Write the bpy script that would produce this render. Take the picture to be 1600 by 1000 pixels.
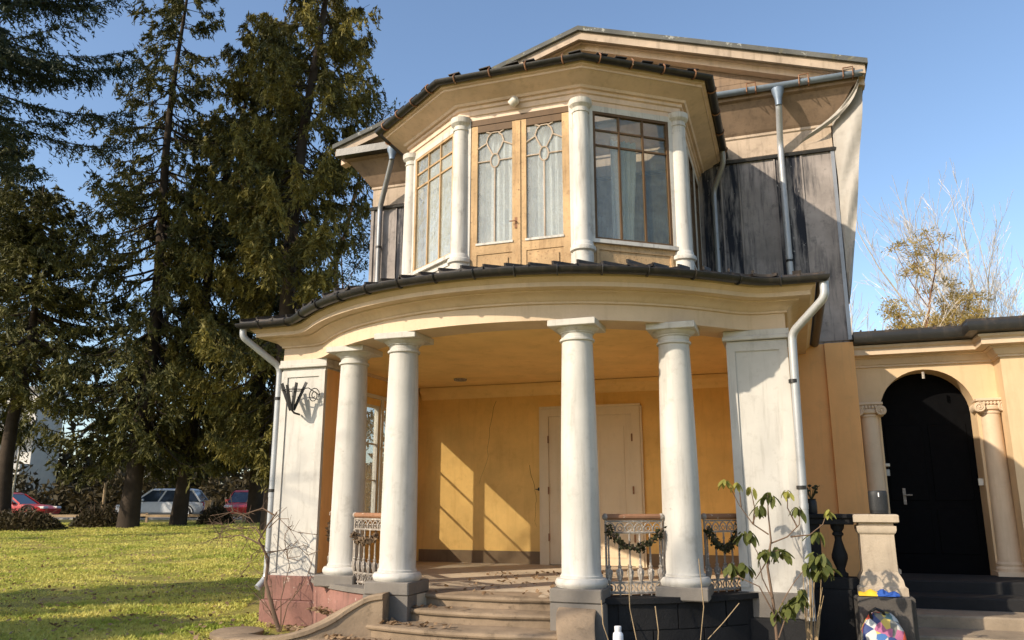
import bpy, bmesh, math, random
import numpy as np
from mathutils import Vector, Matrix, noise as mnoise

random.seed(7); np.random.seed(7)
sc = bpy.context.scene
for o in list(bpy.data.objects): bpy.data.objects.remove(o)
R = math.radians
PI = math.pi

# ------------------------------------------------------------------ camera
cam_d = bpy.data.cameras.new("camera"); cam = bpy.data.objects.new("camera", cam_d)
sc.collection.objects.link(cam); sc.camera = cam
cam_d.lens = 28.0; cam_d.sensor_width = 36.0; cam_d.clip_end = 3000; cam_d.clip_start = 0.05
cam.location = (0, 0, 1.6); cam.rotation_euler = (R(90 + 12.86), 0, 0)

# ------------------------------------------------------------------ sky and sun
SUN_AZ = 59.0      # degrees left of straight behind the camera
SUN_EL = 28.8
to_sun = Vector((-math.sin(R(SUN_AZ)) * math.cos(R(SUN_EL)), -math.cos(R(SUN_AZ)) * math.cos(R(SUN_EL)), math.sin(R(SUN_EL))))
world = bpy.data.worlds.new("World"); sc.world = world; world.use_nodes = True
wn = world.node_tree.nodes; wl = world.node_tree.links
sky = wn.new('ShaderNodeTexSky'); sky.sky_type = 'NISHITA'; sky.sun_disc = False
sky.sun_elevation = R(SUN_EL); sky.sun_rotation = math.atan2(to_sun.x, to_sun.y)
sky.altitude = 100; sky.air_density = 1.0; sky.dust_density = 1.2; sky.ozone_density = 2.0
bg = wn['Background']; wl.new(sky.outputs[0], bg.inputs[0]); bg.inputs[1].default_value = 0.145
sd = bpy.data.lights.new("sun", 'SUN'); sd.energy = 3.7; sd.angle = R(0.55); sd.color = (1.0, 0.87, 0.69)
sun = bpy.data.objects.new("sun", sd); sc.collection.objects.link(sun)
sun.rotation_euler = to_sun.to_track_quat('Z', 'Y').to_euler(); sun.location = (-20, -10, 30)
sc.view_settings.view_transform = 'Standard'; sc.view_settings.look = 'None'
sc.view_settings.exposure = 0.68; sc.view_settings.gamma = 1.0; sc.view_settings.use_curve_mapping = False
sc.render.resolution_x = 1024; sc.render.resolution_y = 640
sc.render.engine = 'CYCLES'

# ------------------------------------------------------------------ materials
def new_mat(name):
    m = bpy.data.materials.new(name); m.use_nodes = True
    nt = m.node_tree
    return m, nt, nt.nodes['Principled BSDF']

def N(nt, kind, **kw):
    n = nt.nodes.new(kind)
    for k, v in kw.items():
        if k in n.inputs: n.inputs[k].default_value = v
        else: setattr(n, k, v)
    return n

def coords(nt, scale=(1, 1, 1)):
    tc = nt.nodes.new('ShaderNodeTexCoord'); mp = nt.nodes.new('ShaderNodeMapping')
    mp.inputs['Scale'].default_value = scale
    nt.links.new(tc.outputs['Object'], mp.inputs[0]); return mp.outputs[0]

def ramp(nt, fac, stops):
    r = nt.nodes.new('ShaderNodeValToRGB'); e = r.color_ramp.elements
    while len(e) < len(stops): e.new(0.5)
    for i, (p, c) in enumerate(stops):
        e[i].position = p; e[i].color = (*c, 1) if len(c) == 3 else c
    nt.links.new(fac, r.inputs[0]); return r.outputs[0]

def mixc(nt, fac, a, b):
    m = nt.nodes.new('ShaderNodeMix'); m.data_type = 'RGBA'
    for sock, v in ((m.inputs[0], fac), (m.inputs[6], a), (m.inputs[7], b)):
        if hasattr(v, 'is_output'): nt.links.new(v, sock)
        elif isinstance(v, (int, float)): sock.default_value = v
        else: sock.default_value = (*v, 1)
    return m.outputs[2]

def grey(v): return (v, v, v)

def plaster(name, col, var=0.12, rough=0.75, dirt=None, dirt_amt=0.35, streak=True, bump=0.15, chips=None, chip_thr=0.68, fine=40, spec=0.3,
            chip_scale=9, metallic=0.0, sthr=(0.52, 0.8)):
    """weathered painted surface: broad tone variation, vertical streaks, stains, chips"""
    m, nt, b = new_mat(name)
    co = coords(nt)
    n1 = N(nt, 'ShaderNodeTexNoise', Scale=1.7, Detail=6.0, Roughness=0.6); nt.links.new(co, n1.inputs['Vector'])
    lo = tuple(c * (1 - var) for c in col); hi = tuple(min(1, c * (1 + var * 0.6)) for c in col)
    c = ramp(nt, n1.outputs[0], [(0.3, lo), (0.7, hi)])
    d = dirt or tuple(x * 0.45 for x in col)
    if streak:
        co2 = coords(nt, (5, 5, 0.5))
        n2 = N(nt, 'ShaderNodeTexNoise', Scale=2.2, Detail=5.0, Roughness=0.65); nt.links.new(co2, n2.inputs['Vector'])
        f = ramp(nt, n2.outputs[0], [(sthr[0], grey(0)), (sthr[1], grey(dirt_amt))])
        c = mixc(nt, f, c, d)
    n3 = N(nt, 'ShaderNodeTexNoise', Scale=5.5, Detail=8.0, Roughness=0.7); nt.links.new(co, n3.inputs['Vector'])
    f = ramp(nt, n3.outputs[0], [(0.55, grey(0)), (0.75, grey(dirt_amt * 0.8))])
    c = mixc(nt, f, c, d)
    n4 = N(nt, 'ShaderNodeTexNoise', Scale=fine, Detail=4.0, Roughness=0.6); nt.links.new(co, n4.inputs['Vector'])
    h = n4.outputs[0]
    if chips:
        n5 = N(nt, 'ShaderNodeTexNoise', Scale=chip_scale, Detail=9.0, Roughness=0.72); nt.links.new(co, n5.inputs['Vector'])
        f = ramp(nt, n5.outputs[0], [(chip_thr, grey(0)), (chip_thr + 0.02, grey(1))])
        c = mixc(nt, f, c, chips)
    nt.links.new(c, b.inputs['Base Color'])
    b.inputs['Roughness'].default_value = rough; b.inputs['Specular IOR Level'].default_value = spec
    b.inputs['Metallic'].default_value = metallic
    bp = N(nt, 'ShaderNodeBump', Strength=bump, Distance=0.01); nt.links.new(h, bp.inputs['Height'])
    n6 = N(nt, 'ShaderNodeTexNoise', Scale=3.0, Detail=3.0); nt.links.new(co, n6.inputs['Vector'])
    bp2 = N(nt, 'ShaderNodeBump', Strength=bump * 0.8, Distance=0.03); nt.links.new(n6.outputs[0], bp2.inputs['Height'])
    nt.links.new(bp.outputs[0], bp2.inputs['Normal']); nt.links.new(bp2.outputs[0], b.inputs['Normal'])
    return m

def simple(name, col, rough=0.6, metallic=0.0, var=0.0, scale=8, spec=0.4, bump=0.0):
    m, nt, b = new_mat(name)
    b.inputs['Roughness'].default_value = rough; b.inputs['Metallic'].default_value = metallic
    b.inputs['Specular IOR Level'].default_value = spec
    if var:
        co = coords(nt); n1 = N(nt, 'ShaderNodeTexNoise', Scale=scale, Detail=6.0, Roughness=0.65); nt.links.new(co, n1.inputs['Vector'])
        c = ramp(nt, n1.outputs[0], [(0.3, tuple(x * (1 - var) for x in col)), (0.72, tuple(min(1, x * (1 + var)) for x in col))])
        nt.links.new(c, b.inputs['Base Color'])
        if bump:
            bp = N(nt, 'ShaderNodeBump', Strength=bump, Distance=0.01); nt.links.new(n1.outputs[0], bp.inputs['Height']); nt.links.new(bp.outputs[0], b.inputs['Normal'])
    else: b.inputs['Base Color'].default_value = (*col, 1)
    return m

def foliage_mat(name, a, bcol, scale=1.2, trans=0.25):
    m, nt, b = new_mat(name)
    co = coords(nt); n1 = N(nt, 'ShaderNodeTexNoise', Scale=scale, Detail=8.0, Roughness=0.75); nt.links.new(co, n1.inputs['Vector'])
    c = ramp(nt, n1.outputs[0], [(0.36, a), (0.64, bcol)])
    nt.links.new(c, b.inputs['Base Color']); b.inputs['Roughness'].default_value = 0.65; b.inputs['Specular IOR Level'].default_value = 0.25
    tr = N(nt, 'ShaderNodeBsdfTranslucent'); nt.links.new(c, tr.inputs[0])
    mx = N(nt, 'ShaderNodeMixShader'); mx.inputs[0].default_value = trans
    nt.links.new(b.outputs[0], mx.inputs[1]); nt.links.new(tr.outputs[0], mx.inputs[2])
    nt.links.new(mx.outputs[0], nt.nodes['Material Output'].inputs[0])
    return m

def glass_mat(name, tint=(0.92, 0.95, 0.96), wav=0.25, milky=0.0, rough=0.02, base_refl=0.06, haze_col=(0.75, 0.77, 0.76)):
    m, nt, b = new_mat(name); nt.nodes.remove(b)
    co = coords(nt); n1 = N(nt, 'ShaderNodeTexNoise', Scale=4.0, Detail=3.0); nt.links.new(co, n1.inputs['Vector'])
    bp = N(nt, 'ShaderNodeBump', Strength=wav, Distance=0.05); nt.links.new(n1.outputs[0], bp.inputs['Height'])
    tr = N(nt, 'ShaderNodeBsdfTransparent'); tr.inputs[0].default_value = (*tint, 1)
    gl = N(nt, 'ShaderNodeBsdfGlossy', Roughness=rough); gl.inputs[0].default_value = (1, 1, 1, 1); nt.links.new(bp.outputs[0], gl.inputs['Normal'])
    lw = N(nt, 'ShaderNodeLayerWeight', Blend=0.5); fr = N(nt, 'ShaderNodeMath', operation='POWER'); nt.links.new(lw.outputs['Facing'], fr.inputs[0]); fr.inputs[1].default_value = 4.0
    ad = N(nt, 'ShaderNodeMath', operation='ADD'); nt.links.new(fr.outputs[0], ad.inputs[0]); ad.inputs[1].default_value = base_refl
    mx = N(nt, 'ShaderNodeMixShader'); nt.links.new(ad.outputs[0], mx.inputs[0])
    nt.links.new(tr.outputs[0], mx.inputs[1]); nt.links.new(gl.outputs[0], mx.inputs[2])
    out = mx.outputs[0]
    if milky:
        df = N(nt, 'ShaderNodeBsdfDiffuse'); df.inputs[0].default_value = (*haze_col, 1)
        n2 = N(nt, 'ShaderNodeTexNoise', Scale=9.0, Detail=6.0, Roughness=0.7, Distortion=1.5); nt.links.new(co, n2.inputs['Vector'])
        f = ramp(nt, n2.outputs[0], [(0.35, grey(milky * .45)), (0.75, grey(milky))])
        m2 = N(nt, 'ShaderNodeMixShader'); nt.links.new(f, m2.inputs[0]); nt.links.new(out, m2.inputs[1]); nt.links.new(df.outputs[0], m2.inputs[2])
        out = m2.outputs[0]
    nt.links.new(out, nt.nodes['Material Output'].inputs[0])
    return m

M = {}
M['white'] = plaster('white_paint', (0.52, 0.495, 0.45), 0.13, 0.6, dirt=(0.25, 0.22, 0.185), dirt_amt=0.6, bump=0.14, chips=(0.33, 0.29, 0.24), chip_thr=0.675)
M['cream'] = plaster('cream_paint', (0.60, 0.46, 0.32), 0.12, 0.65, dirt=(0.36, 0.25, 0.15), dirt_amt=0.35, bump=0.12, chips=(0.42, 0.34, 0.26), chip_thr=0.745)
M['ceiling'] = plaster('ceiling_paint', (0.88, 0.60, 0.255), 0.12, 0.8, dirt=(0.46, 0.27, 0.09), dirt_amt=0.5, streak=False, chips=(0.10, 0.07, 0.05), chip_thr=0.765, bump=0.12)
M['ochre'] = plaster('ochre_plaster', (0.78, 0.48, 0.155), 0.16, 0.8, dirt=(0.50, 0.27, 0.07), dirt_amt=0.45, bump=0.16, chips=(0.35, 0.2, 0.08), chip_thr=0.77)
M['apricot'] = plaster('apricot_plaster', (0.78, 0.42, 0.165), 0.10, 0.8, dirt=(0.42, 0.25, 0.12), dirt_amt=0.35, bump=0.15)
M['wing'] = plaster('wing_cream_plaster', (0.62, 0.45, 0.27), 0.10, 0.8, dirt=(0.42, 0.28, 0.16), dirt_amt=0.35, bump=0.15)
M['skirting'] = plaster('skirting_paint', (0.20, 0.13, 0.07), 0.2, 0.7, dirt_amt=0.5)
M['pink'] = plaster('pink_render', (0.27, 0.135, 0.108), 0.35, 0.85, dirt=(0.11, 0.07, 0.055), dirt_amt=0.85, bump=0.4, chips=(0.42, 0.33, 0.28), chip_thr=0.62)
M['step'] = plaster('step_stone', (0.27, 0.20, 0.135), 0.4, 0.9, dirt=(0.035, 0.026, 0.018), dirt_amt=1.0, streak=False, bump=0.5, chips=(0.33, 0.27, 0.20), chip_thr=0.66, chip_scale=5, spec=0.15)
M['plinth'] = plaster('plinth_stone', (0.18, 0.16, 0.138), 0.2, 0.85, dirt=(0.14, 0.13, 0.12), dirt_amt=0.6, bump=0.35)
M['wingstep_lit'] = plaster('sunlit_step_stone', (0.30, 0.235, 0.165), 0.35, 0.9, dirt=(0.07, 0.05, 0.035), dirt_amt=0.8, streak=False, bump=0.5)  # paler step stone, sunlight put into the colour
M['midstone'] = plaster('stained_stone', (0.085, 0.075, 0.066), 0.35, 0.9, dirt=(0.035, 0.03, 0.025), dirt_amt=0.8, bump=0.5)
M['darkstone'] = plaster('dark_stone', (0.016, 0.0155, 0.016), 0.35, 0.85, dirt=(0.02, 0.02, 0.02), dirt_amt=0.6, bump=0.5)
M['sandstone'] = plaster('sandstone', (0.44, 0.36, 0.27), 0.2, 0.85, dirt=(0.2, 0.15, 0.11), dirt_amt=0.55, bump=0.35)
M['zinc'] = plaster('zinc_sheet', (0.28, 0.28, 0.28), 0.25, 0.42, dirt=(0.16, 0.14, 0.12), dirt_amt=0.6, bump=0.08, spec=0.5, metallic=0.55)
M['bluezinc'] = plaster('blue_grey_zinc', (0.22, 0.27, 0.34), 0.25, 0.45, dirt=(0.12, 0.11, 0.10), dirt_amt=0.6, bump=0.08, spec=0.5, metallic=0.4)
M['darkmetal'] = plaster('dark_gutter_metal', (0.020, 0.019, 0.018), 0.4, 0.40, dirt=(0.07, 0.052, 0.038), dirt_amt=0.7, bump=0.15, spec=0.4, metallic=0.0)
M['pipewhite'] = plaster('pale_pipe_metal', (0.42, 0.43, 0.44), 0.15, 0.45, dirt=(0.22, 0.20, 0.18), dirt_amt=0.6, bump=0.06, metallic=0.3)
M['roofsheet'] = plaster('roof_sheet_metal', (0.035, 0.030, 0.027), 0.5, 0.6, dirt=(0.14, 0.09, 0.06), dirt_amt=0.8, bump=0.2)
M['mossroof'] = plaster('mossy_roof_edge', (0.13, 0.13, 0.12), 0.4, 0.9, dirt=(0.22, 0.19, 0.06), dirt_amt=0.9, streak=False, bump=0.5, chips=(0.30, 0.30, 0.27), chip_thr=0.6)
M['grey'] = plaster('grey_cladding', (0.31, 0.27, 0.245), 0.35, 0.8, dirt=(0.075, 0.07, 0.072), dirt_amt=0.95, sthr=(0.5, 0.7), bump=0.25, chips=(0.40, 0.37, 0.33), chip_thr=0.70, chip_scale=6)
M['greystain'] = plaster('stained_pale_cladding', (0.24, 0.215, 0.20), 0.4, 0.8, dirt=(0.018, 0.020, 0.028), dirt_amt=1.0, bump=0.3, chips=(0.34, 0.32, 0.30), chip_thr=0.63, chip_scale=9, sthr=(0.40, 0.56))
M['bare'] = plaster('bare_weathered_wood', (0.46, 0.36, 0.27), 0.25, 0.8, dirt=(0.15, 0.11, 0.08), dirt_amt=0.8, bump=0.25)
M['shadewood'] = plaster('shaded_weathered_wood', (0.26, 0.18, 0.12), 0.3, 0.85, dirt=(0.09, 0.065, 0.05), dirt_amt=0.8, bump=0.3)  # the weathered wood again, darkened in colour for shade under the eaves
M['floor'] = plaster('porch_floor_stone', (0.50, 0.41, 0.30), 0.2, 0.8, dirt=(0.25, 0.19, 0.13), dirt_amt=0.6, streak=False, bump=0.3)
M['bayframe'] = plaster('bay_cream_paint', (0.68, 0.515, 0.39), 0.18, 0.7, dirt=(0.36, 0.26, 0.16), dirt_amt=0.5, bump=0.15, chips=(0.38, 0.30, 0.22), chip_thr=0.71)
M['baywhite'] = plaster('bay_white_paint', (0.56, 0.53, 0.475), 0.15, 0.65, dirt=(0.19, 0.16, 0.135), dirt_amt=0.9, bump=0.2, chips=(0.38, 0.32, 0.27), chip_thr=0.70)
M['peel'] = plaster('peeling_ochre_paint', (0.50, 0.33, 0.17), 0.3, 0.75, dirt=(0.20, 0.11, 0.05), dirt_amt=0.95, bump=0.6, chips=(0.15, 0.085, 0.045), chip_thr=0.60, chip_scale=34)
M['brownbar'] = plaster('brown_glazing_bar', (0.11, 0.062, 0.028), 0.3, 0.6, dirt=(0.04, 0.025, 0.015), dirt_amt=0.6, bump=0.2, chips=(0.3, 0.2, 0.12), chip_thr=0.70)
M['doorpaint'] = plaster('ivory_door_paint', (0.66, 0.53, 0.36), 0.06, 0.55, dirt=(0.42, 0.30, 0.17), dirt_amt=0.3, bump=0.06, chips=(0.30, 0.2, 0.12), chip_thr=0.75)
M['winwhite'] = plaster('window_white_paint', (0.62, 0.57, 0.49), 0.08, 0.55, dirt_amt=0.3, bump=0.08)
M['iron'] = plaster('rusty_iron', (0.30, 0.26, 0.22), 0.4, 0.7, dirt=(0.10, 0.04, 0.02), dirt_amt=0.9, streak=False, bump=0.3, chips=(0.50, 0.46, 0.40), chip_thr=0.56, chip_scale=30)
M['rustrail'] = plaster('rusty_handrail', (0.26, 0.13, 0.07), 0.4, 0.75, dirt=(0.08, 0.04, 0.025), dirt_amt=0.8, streak=False, bump=0.3, chips=(0.55, 0.47, 0.38), chip_thr=0.62, chip_scale=18)
M['black'] = simple('black_paint', (0.012, 0.012, 0.013), 0.5, 0, 0.3)
M['blackdoor'] = simple('black_door_paint', (0.003, 0.003, 0.0035), 0.7, 0, 0.3, spec=0.05)
M['glass'] = glass_mat('window_glass', milky=0.30, base_refl=0.05, haze_col=(0.7, 0.69, 0.64))
M['oldglass'] = glass_mat('old_wavy_glass', wav=0.4, milky=0.30, base_refl=0.04, haze_col=(0.60, 0.60, 0.54))
M['darkglass'] = glass_mat('dark_room_glass', tint=(0.92, 0.94, 0.90), wav=0.5, base_refl=0.05, milky=0.12, haze_col=(0.50, 0.50, 0.36))  # olive haze in the colour stands for trees mirrored in the panes
M['curtain'] = foliage_mat('curtain_cloth', (0.72, 0.72, 0.69), (0.80, 0.80, 0.77), 6, 0.35)
M['bark'] = plaster('spruce_bark', (0.055, 0.042, 0.032), 0.4, 0.95, dirt=(0.04, 0.03, 0.02), dirt_amt=0.7, bump=0.8, fine=18, spec=0.1)
M['pinebark'] = plaster('pine_bark', (0.30, 0.16, 0.085), 0.35, 0.95, dirt=(0.10, 0.06, 0.04), dirt_amt=0.6, bump=0.7, fine=14, spec=0.1)
M['palebark'] = plaster('pale_bark', (0.58, 0.52, 0.45), 0.25, 0.9, dirt=(0.2, 0.16, 0.12), dirt_amt=0.7, bump=0.4, spec=0.1)
M['twig'] = plaster('twig_bark', (0.16, 0.105, 0.07), 0.3, 0.85, dirt_amt=0.4, bump=0.3, spec=0.2)
M['spruce'] = foliage_mat('spruce_needles', (0.016, 0.024, 0.010), (0.16, 0.145, 0.034), 0.7, 0.15)
M['spruce2'] = foliage_mat('drooping_spruce_needles', (0.020, 0.026, 0.009), (0.25, 0.205, 0.040), 0.6, 0.18)
M['pine'] = foliage_mat('pine_needles', (0.022, 0.035, 0.022), (0.055, 0.070, 0.035), 1.0, 0.2)
M['sunpine'] = foliage_mat('sunlit_pine_needles', (0.22, 0.17, 0.05), (0.50, 0.36, 0.12), 1.0, 0.3)  # golden sunlight put into the needle colour
M['hedge'] = foliage_mat('hedge_leaves', (0.030, 0.026, 0.012), (0.085, 0.062, 0.025), 0.8, 0.2)
M['leaf'] = foliage_mat('rhododendron_leaf', (0.06, 0.08, 0.02), (0.17, 0.175, 0.045), 7, 0.3)
M['youngleaf'] = foliage_mat('young_leaf', (0.22, 0.23, 0.05), (0.42, 0.38, 0.09), 7, 0.35)
M['garland'] = foliage_mat('garland_leaf', (0.022, 0.028, 0.013), (0.07, 0.065, 0.03), 20, 0.15)
M['deadleaf'] = foliage_mat('dead_leaf', (0.13, 0.075, 0.04), (0.40, 0.27, 0.155), 5, 0.2)
M['straw'] = simple('dry_stalk', (0.34, 0.24, 0.13), 0.8, 0, 0.3)

# ------------------------------------------------------------------ mesh helpers
COL = sc.collection
class MB:
    def __init__(s): s.v = []; s.f = []
    def add(s, vs, fs):
        o = len(s.v); s.v += [tuple(p) for p in vs]; s.f += [tuple(i + o for i in f) for f in fs]; return s
    def box(s, a0, a1, b0, b1, c0, c1, bev=0.0):
        if bev:
            bm = bmesh.new(); bmesh.ops.create_cube(bm, size=1)
            for v in bm.verts: v.co = Vector(((a0 + a1) / 2 + v.co.x * (a1 - a0), (b0 + b1) / 2 + v.co.y * (b1 - b0), (c0 + c1) / 2 + v.co.z * (c1 - c0)))
            bmesh.ops.bevel(bm, geom=bm.edges[:], offset=bev, segments=1, affect='EDGES'); return s.bm(bm)
        v = [(x, y, z) for z in (c0, c1) for y in (b0, b1) for x in (a0, a1)]
        return s.add(v, [(0, 2, 3, 1), (4, 5, 7, 6), (0, 1, 5, 4), (2, 6, 7, 3), (0, 4, 6, 2), (1, 3, 7, 5)])
    def bm(s, bm, mat=None):
        bm.verts.index_update()
        s.add([(mat @ v.co if mat else v.co) for v in bm.verts], [[v.index for v in f.verts] for f in bm.faces]); bm.free(); return s
    def obox(s, c, hx, hy, hz, mat3):
        v = [Vector(c) + mat3 @ Vector((x, y, z)) for z in (-hz, hz) for y in (-hy, hy) for x in (-hx, hx)]
        return s.add(v, [(0, 2, 3, 1), (4, 5, 7, 6), (0, 1, 5, 4), (2, 6, 7, 3), (0, 4, 6, 2), (1, 3, 7, 5)])
    def bar(s, p, q, w, t, up=(0, 0, 1)):
        """a straight bar of rectangular section from p to q (w along side, t along up)"""
        p, q = Vector(p), Vector(q); d = (q - p); L = d.length; d = d / L
        up = Vector(up); side = d.cross(up)
        if side.length < 1e-4: side = d.cross(Vector((1, 0, 0)))
        side.normalize(); up = side.cross(d)
        return s.obox((p + q) / 2, L / 2, w / 2, t / 2, Matrix((d, side, up)).transposed())
    def prism(s, poly, z0, z1):
        n = len(poly)
        return s.add([(x, y, z0) for x, y in poly] + [(x, y, z1) for x, y in poly],
                     [tuple(range(n - 1, -1, -1)), tuple(range(n, 2 * n))] + [(i, (i + 1) % n, n + (i + 1) % n, n + i) for i in range(n)])
    def lathe(s, cx, cy, prof, seg=24, a0=0, a1=2 * PI, sy=1.0):
        full = abs(a1 - a0 - 2 * PI) < 1e-6; k = seg if full else seg + 1
        v = [(cx + r * math.cos(a0 + (a1 - a0) * i / seg), cy + sy * r * math.sin(a0 + (a1 - a0) * i / seg), z) for r, z in prof for i in range(k)]
        f = []
        for j in range(len(prof) - 1):
            for i in range(seg):
                a = j * k + i; b = j * k + (i + 1) % k
                f.append((a, b, b + k, a + k))
        if full: f += [tuple(range(k - 1, -1, -1)), tuple((len(prof) - 1) * k + i for i in range(k))]
        return s.add(v, f)
    def grid(s, rows, close=False, caps=False):
        n = len(rows[0]); v = [p for r in rows for p in r]; f = []
        for j in range(len(rows) - 1):
            for i in range(n if close else n - 1):
                a = j * n + i; b = j * n + (i + 1) % n
                f.append((a, b, b + n, a + n))
        if caps: f += [tuple(range(n - 1, -1, -1)), tuple((len(rows) - 1) * n + i for i in range(n))]
        return s.add(v, f)
    def tube(s, pts, r, seg=6, caps=True):
        pts = [Vector(p) for p in pts]; n = len(pts); rows = []
        rr = r if isinstance(r, (list, tuple)) else [r] * n
        ref = None
        for i, p in enumerate(pts):
            d = (pts[min(i + 1, n - 1)] - pts[max(i - 1, 0)])
            if d.length < 1e-9: d = Vector((0, 0, 1))
            d.normalize()
            if ref is None:
                ref = Vector((0, 0, 1)) if abs(d.z) < 0.9 else Vector((1, 0, 0))
            x = ref - d * ref.dot(d)
            if x.length < 1e-5: x = d.orthogonal()
            x.normalize(); y = d.cross(x); ref = x
            rows.append([p + (x * math.cos(2 * PI * k / seg) + y * math.sin(2 * PI * k / seg)) * rr[i] for k in range(seg)])
        return s.grid(rows, True, caps)
    def ball(s, c, rx, ry=None, rz=None, seg=8, rings=6):
        ry = ry or rx; rz = rz or rx
        rows = []
        for j in range(rings + 1):
            t = -PI / 2 + PI * j / rings; t = max(min(t, PI / 2 - 0.02), -PI / 2 + 0.02)
            rows.append([(c[0] + rx * math.cos(t) * math.cos(2 * PI * i / seg), c[1] + ry * math.cos(t) * math.sin(2 * PI * i / seg), c[2] + rz * math.sin(t)) for i in range(seg)])
        return s.grid(rows, True, True)
    def mesh(s, name, mat, o=(0, 0, 0), smooth=35, recalc=True):
        me = bpy.data.meshes.new(name)
        me.from_pydata([(x - o[0], y - o[1], z - o[2]) for x, y, z in s.v], [], s.f)
        if recalc:
            bm = bmesh.new(); bm.from_mesh(me); bmesh.ops.recalc_face_normals(bm, faces=bm.faces); bm.to_mesh(me); bm.free()
        if smooth:
            me.polygons.foreach_set('use_smooth', [True] * len(me.polygons)); me.set_sharp_from_angle(angle=R(smooth))
        me.materials.append(M[mat] if isinstance(mat, str) else mat)
        return me
    def build(s, name, mat, parent=None, smooth=35, recalc=True, o=None):
        org = o if o is not None else (parent['_o'] if parent is not None and '_o' in parent else (0, 0, 0))
        ob = bpy.data.objects.new(name, s.mesh(name, mat, org, smooth, recalc)); COL.objects.link(ob)
        if parent is not None: ob.parent = parent; ob['_o'] = list(org)
        return ob

def tag(o, label=None, cat=None, group=None, kind=None):
    for k, v in (('label', label), ('category', cat), ('group', group), ('kind', kind)):
        if v: o[k] = v
    return o

ANG = R(-19.0)                       # how the house is turned away from the lens axis
_u0 = -3.18
def place(u, d, z):                  # house frame (along the front, away from it, up) to world
    U = Vector((math.cos(ANG), math.sin(ANG), 0)); D = Vector((-math.sin(ANG), math.cos(ANG), 0))
    return (u + _u0) * U + d * D + Vector((0, 0, z))
def hroot(name, u, d, z, label, cat, group=None):
    e = bpy.data.objects.new(name, None); COL.objects.link(e); e.location = place(u, d, z); e.rotation_euler = (0, 0, ANG)
    e['_o'] = [u, d, z]; e.empty_display_size = 0.3
    return tag(e, label, cat, group)
def hthing(mb, name, mat, o, label, cat, group=None, smooth=35):     # a one-mesh thing in the house frame
    ob = mb.build(name, mat, None, smooth, o=o); ob.location = place(*o); ob.rotation_euler = (0, 0, ANG)
    return tag(ob, label, cat, group)
def wroot(name, loc, label, cat, group=None):
    e = bpy.data.objects.new(name, None); COL.objects.link(e); e.location = loc; e['_o'] = list(loc); e.empty_display_size = 0.3
    return tag(e, label, cat, group)
def clone(o, parent):
    c = o.copy(); COL.objects.link(c); c.parent = parent; return c
def smin(a, b, k):
    m = min(a, b); return m - k * math.log(math.exp(-(a - m) / k) + math.exp(-(b - m) / k))
def smoothstep(a, b, x):
    t = max(0, min(1, (x - a) / (b - a))); return t * t * (3 - 2 * t)
def ground_z(x, y): return 0.06 + 0.64 * smoothstep(10, 42, y)

# ------------------------------------------------------------------ the villa
villa = hroot('villa', 0, 11.0, 0.0, 'ochre and grey two storey villa with columned bow porch and glazed bay above', 'house')
def part(mb, name, mat, parent=None, smooth=35, label=None):
    o = mb.build(name, mat, parent or villa, smooth)
    if label: o['label'] = label
    return o

WL, WR = 3.42, 3.24                # porch half widths (outer face of the corner piers)
Z0, ZT = 0.61, 3.52                # porch floor, top of columns
DW = 12.9                          # main front wall
def bow(o, n=64, side=True, dback=DW):
    """plan line of the porch front at offset o from the fascia: bow in the middle, straight over the piers"""
    pts = []
    for i in range(n + 1):
        s = -1 + 2 * i / n
        u = s * ((WL if s < 0 else WR) + o)
        rr = 3.5 + o
        a = 11.5 - math.sqrt(max(rr * rr - u * u, 1e-4)) if abs(u) < rr else 12
        pts.append((u, smin(a, 9.36 - o, 0.11)))
    if side:
        pts = [(-(WL + o), dback), (-(WL + o), 11.0)] + pts + [(WR + o, 11.0), (WR + o, dback)]
    return pts
def sweep(profile, n=64, side=True):
    rows = []
    paths = {}
    for o, z in profile:
        rows.append([(u, d, z) for u, d in bow(o, n, side)])
    return MB().grid(rows)

# floor of the porch
mb = MB(); pl = [(u, d if abs(u) > .82 else 11.5 - math.sqrt(3.02 ** 2 - u * u)) for u, d in bow(-0.07, 80, False)]; mb.prism([(-WL + .02, DW)] + pl + [(WR - .02, DW)], 0.30, Z0); part(mb, 'porch_floor', 'floor', smooth=0)
# low wall under the porch front, right of the steps (dark) and left (pink)
def arc_wall(u0, u1, r0, r1, z0, z1, n=12):
    a0, a1 = math.asin(u0 / 3.3), math.asin(u1 / 3.3); rows = []
    for i in range(n + 1):
        a = a0 + (a1 - a0) * i / n
        rows.append([(r * math.sin(a), 11.5 - r * math.cos(a), z) for r, z in ((r0, z0), (r1, z0), (r1, z1), (r0, z1))])
    return MB().grid(rows, True, True)
part(arc_wall(1.02, 2.62, 3.2, 3.48, -0.2, 0.60), 'base_wall', 'darkstone')
for z0, z1, cuts in ((.10, .34, (1.36, 1.66, 2.10, 2.50)), (.352, .595, (1.36, 1.88, 2.30, 2.50))):
    for a, b in zip(cuts[:-1], cuts[1:]): part(arc_wall(a + .006, b - .006, 3.4, 3.497 + .006 * random.random(), z0, z1, 5), 'base_stone', 'darkstone')
part(arc_wall(1.02, 2.62, 3.2, 3.53, 0.60, 0.655), 'base_coping', 'darkstone')
part(arc_wall(-2.72, -1.02, 3.2, 3.50, -0.2, 0.60), 'base_wall', 'pink')
part(arc_wall(-2.72, -1.02, 3.2, 3.53, 0.60, 0.655), 'base_coping', 'plinth')

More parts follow.
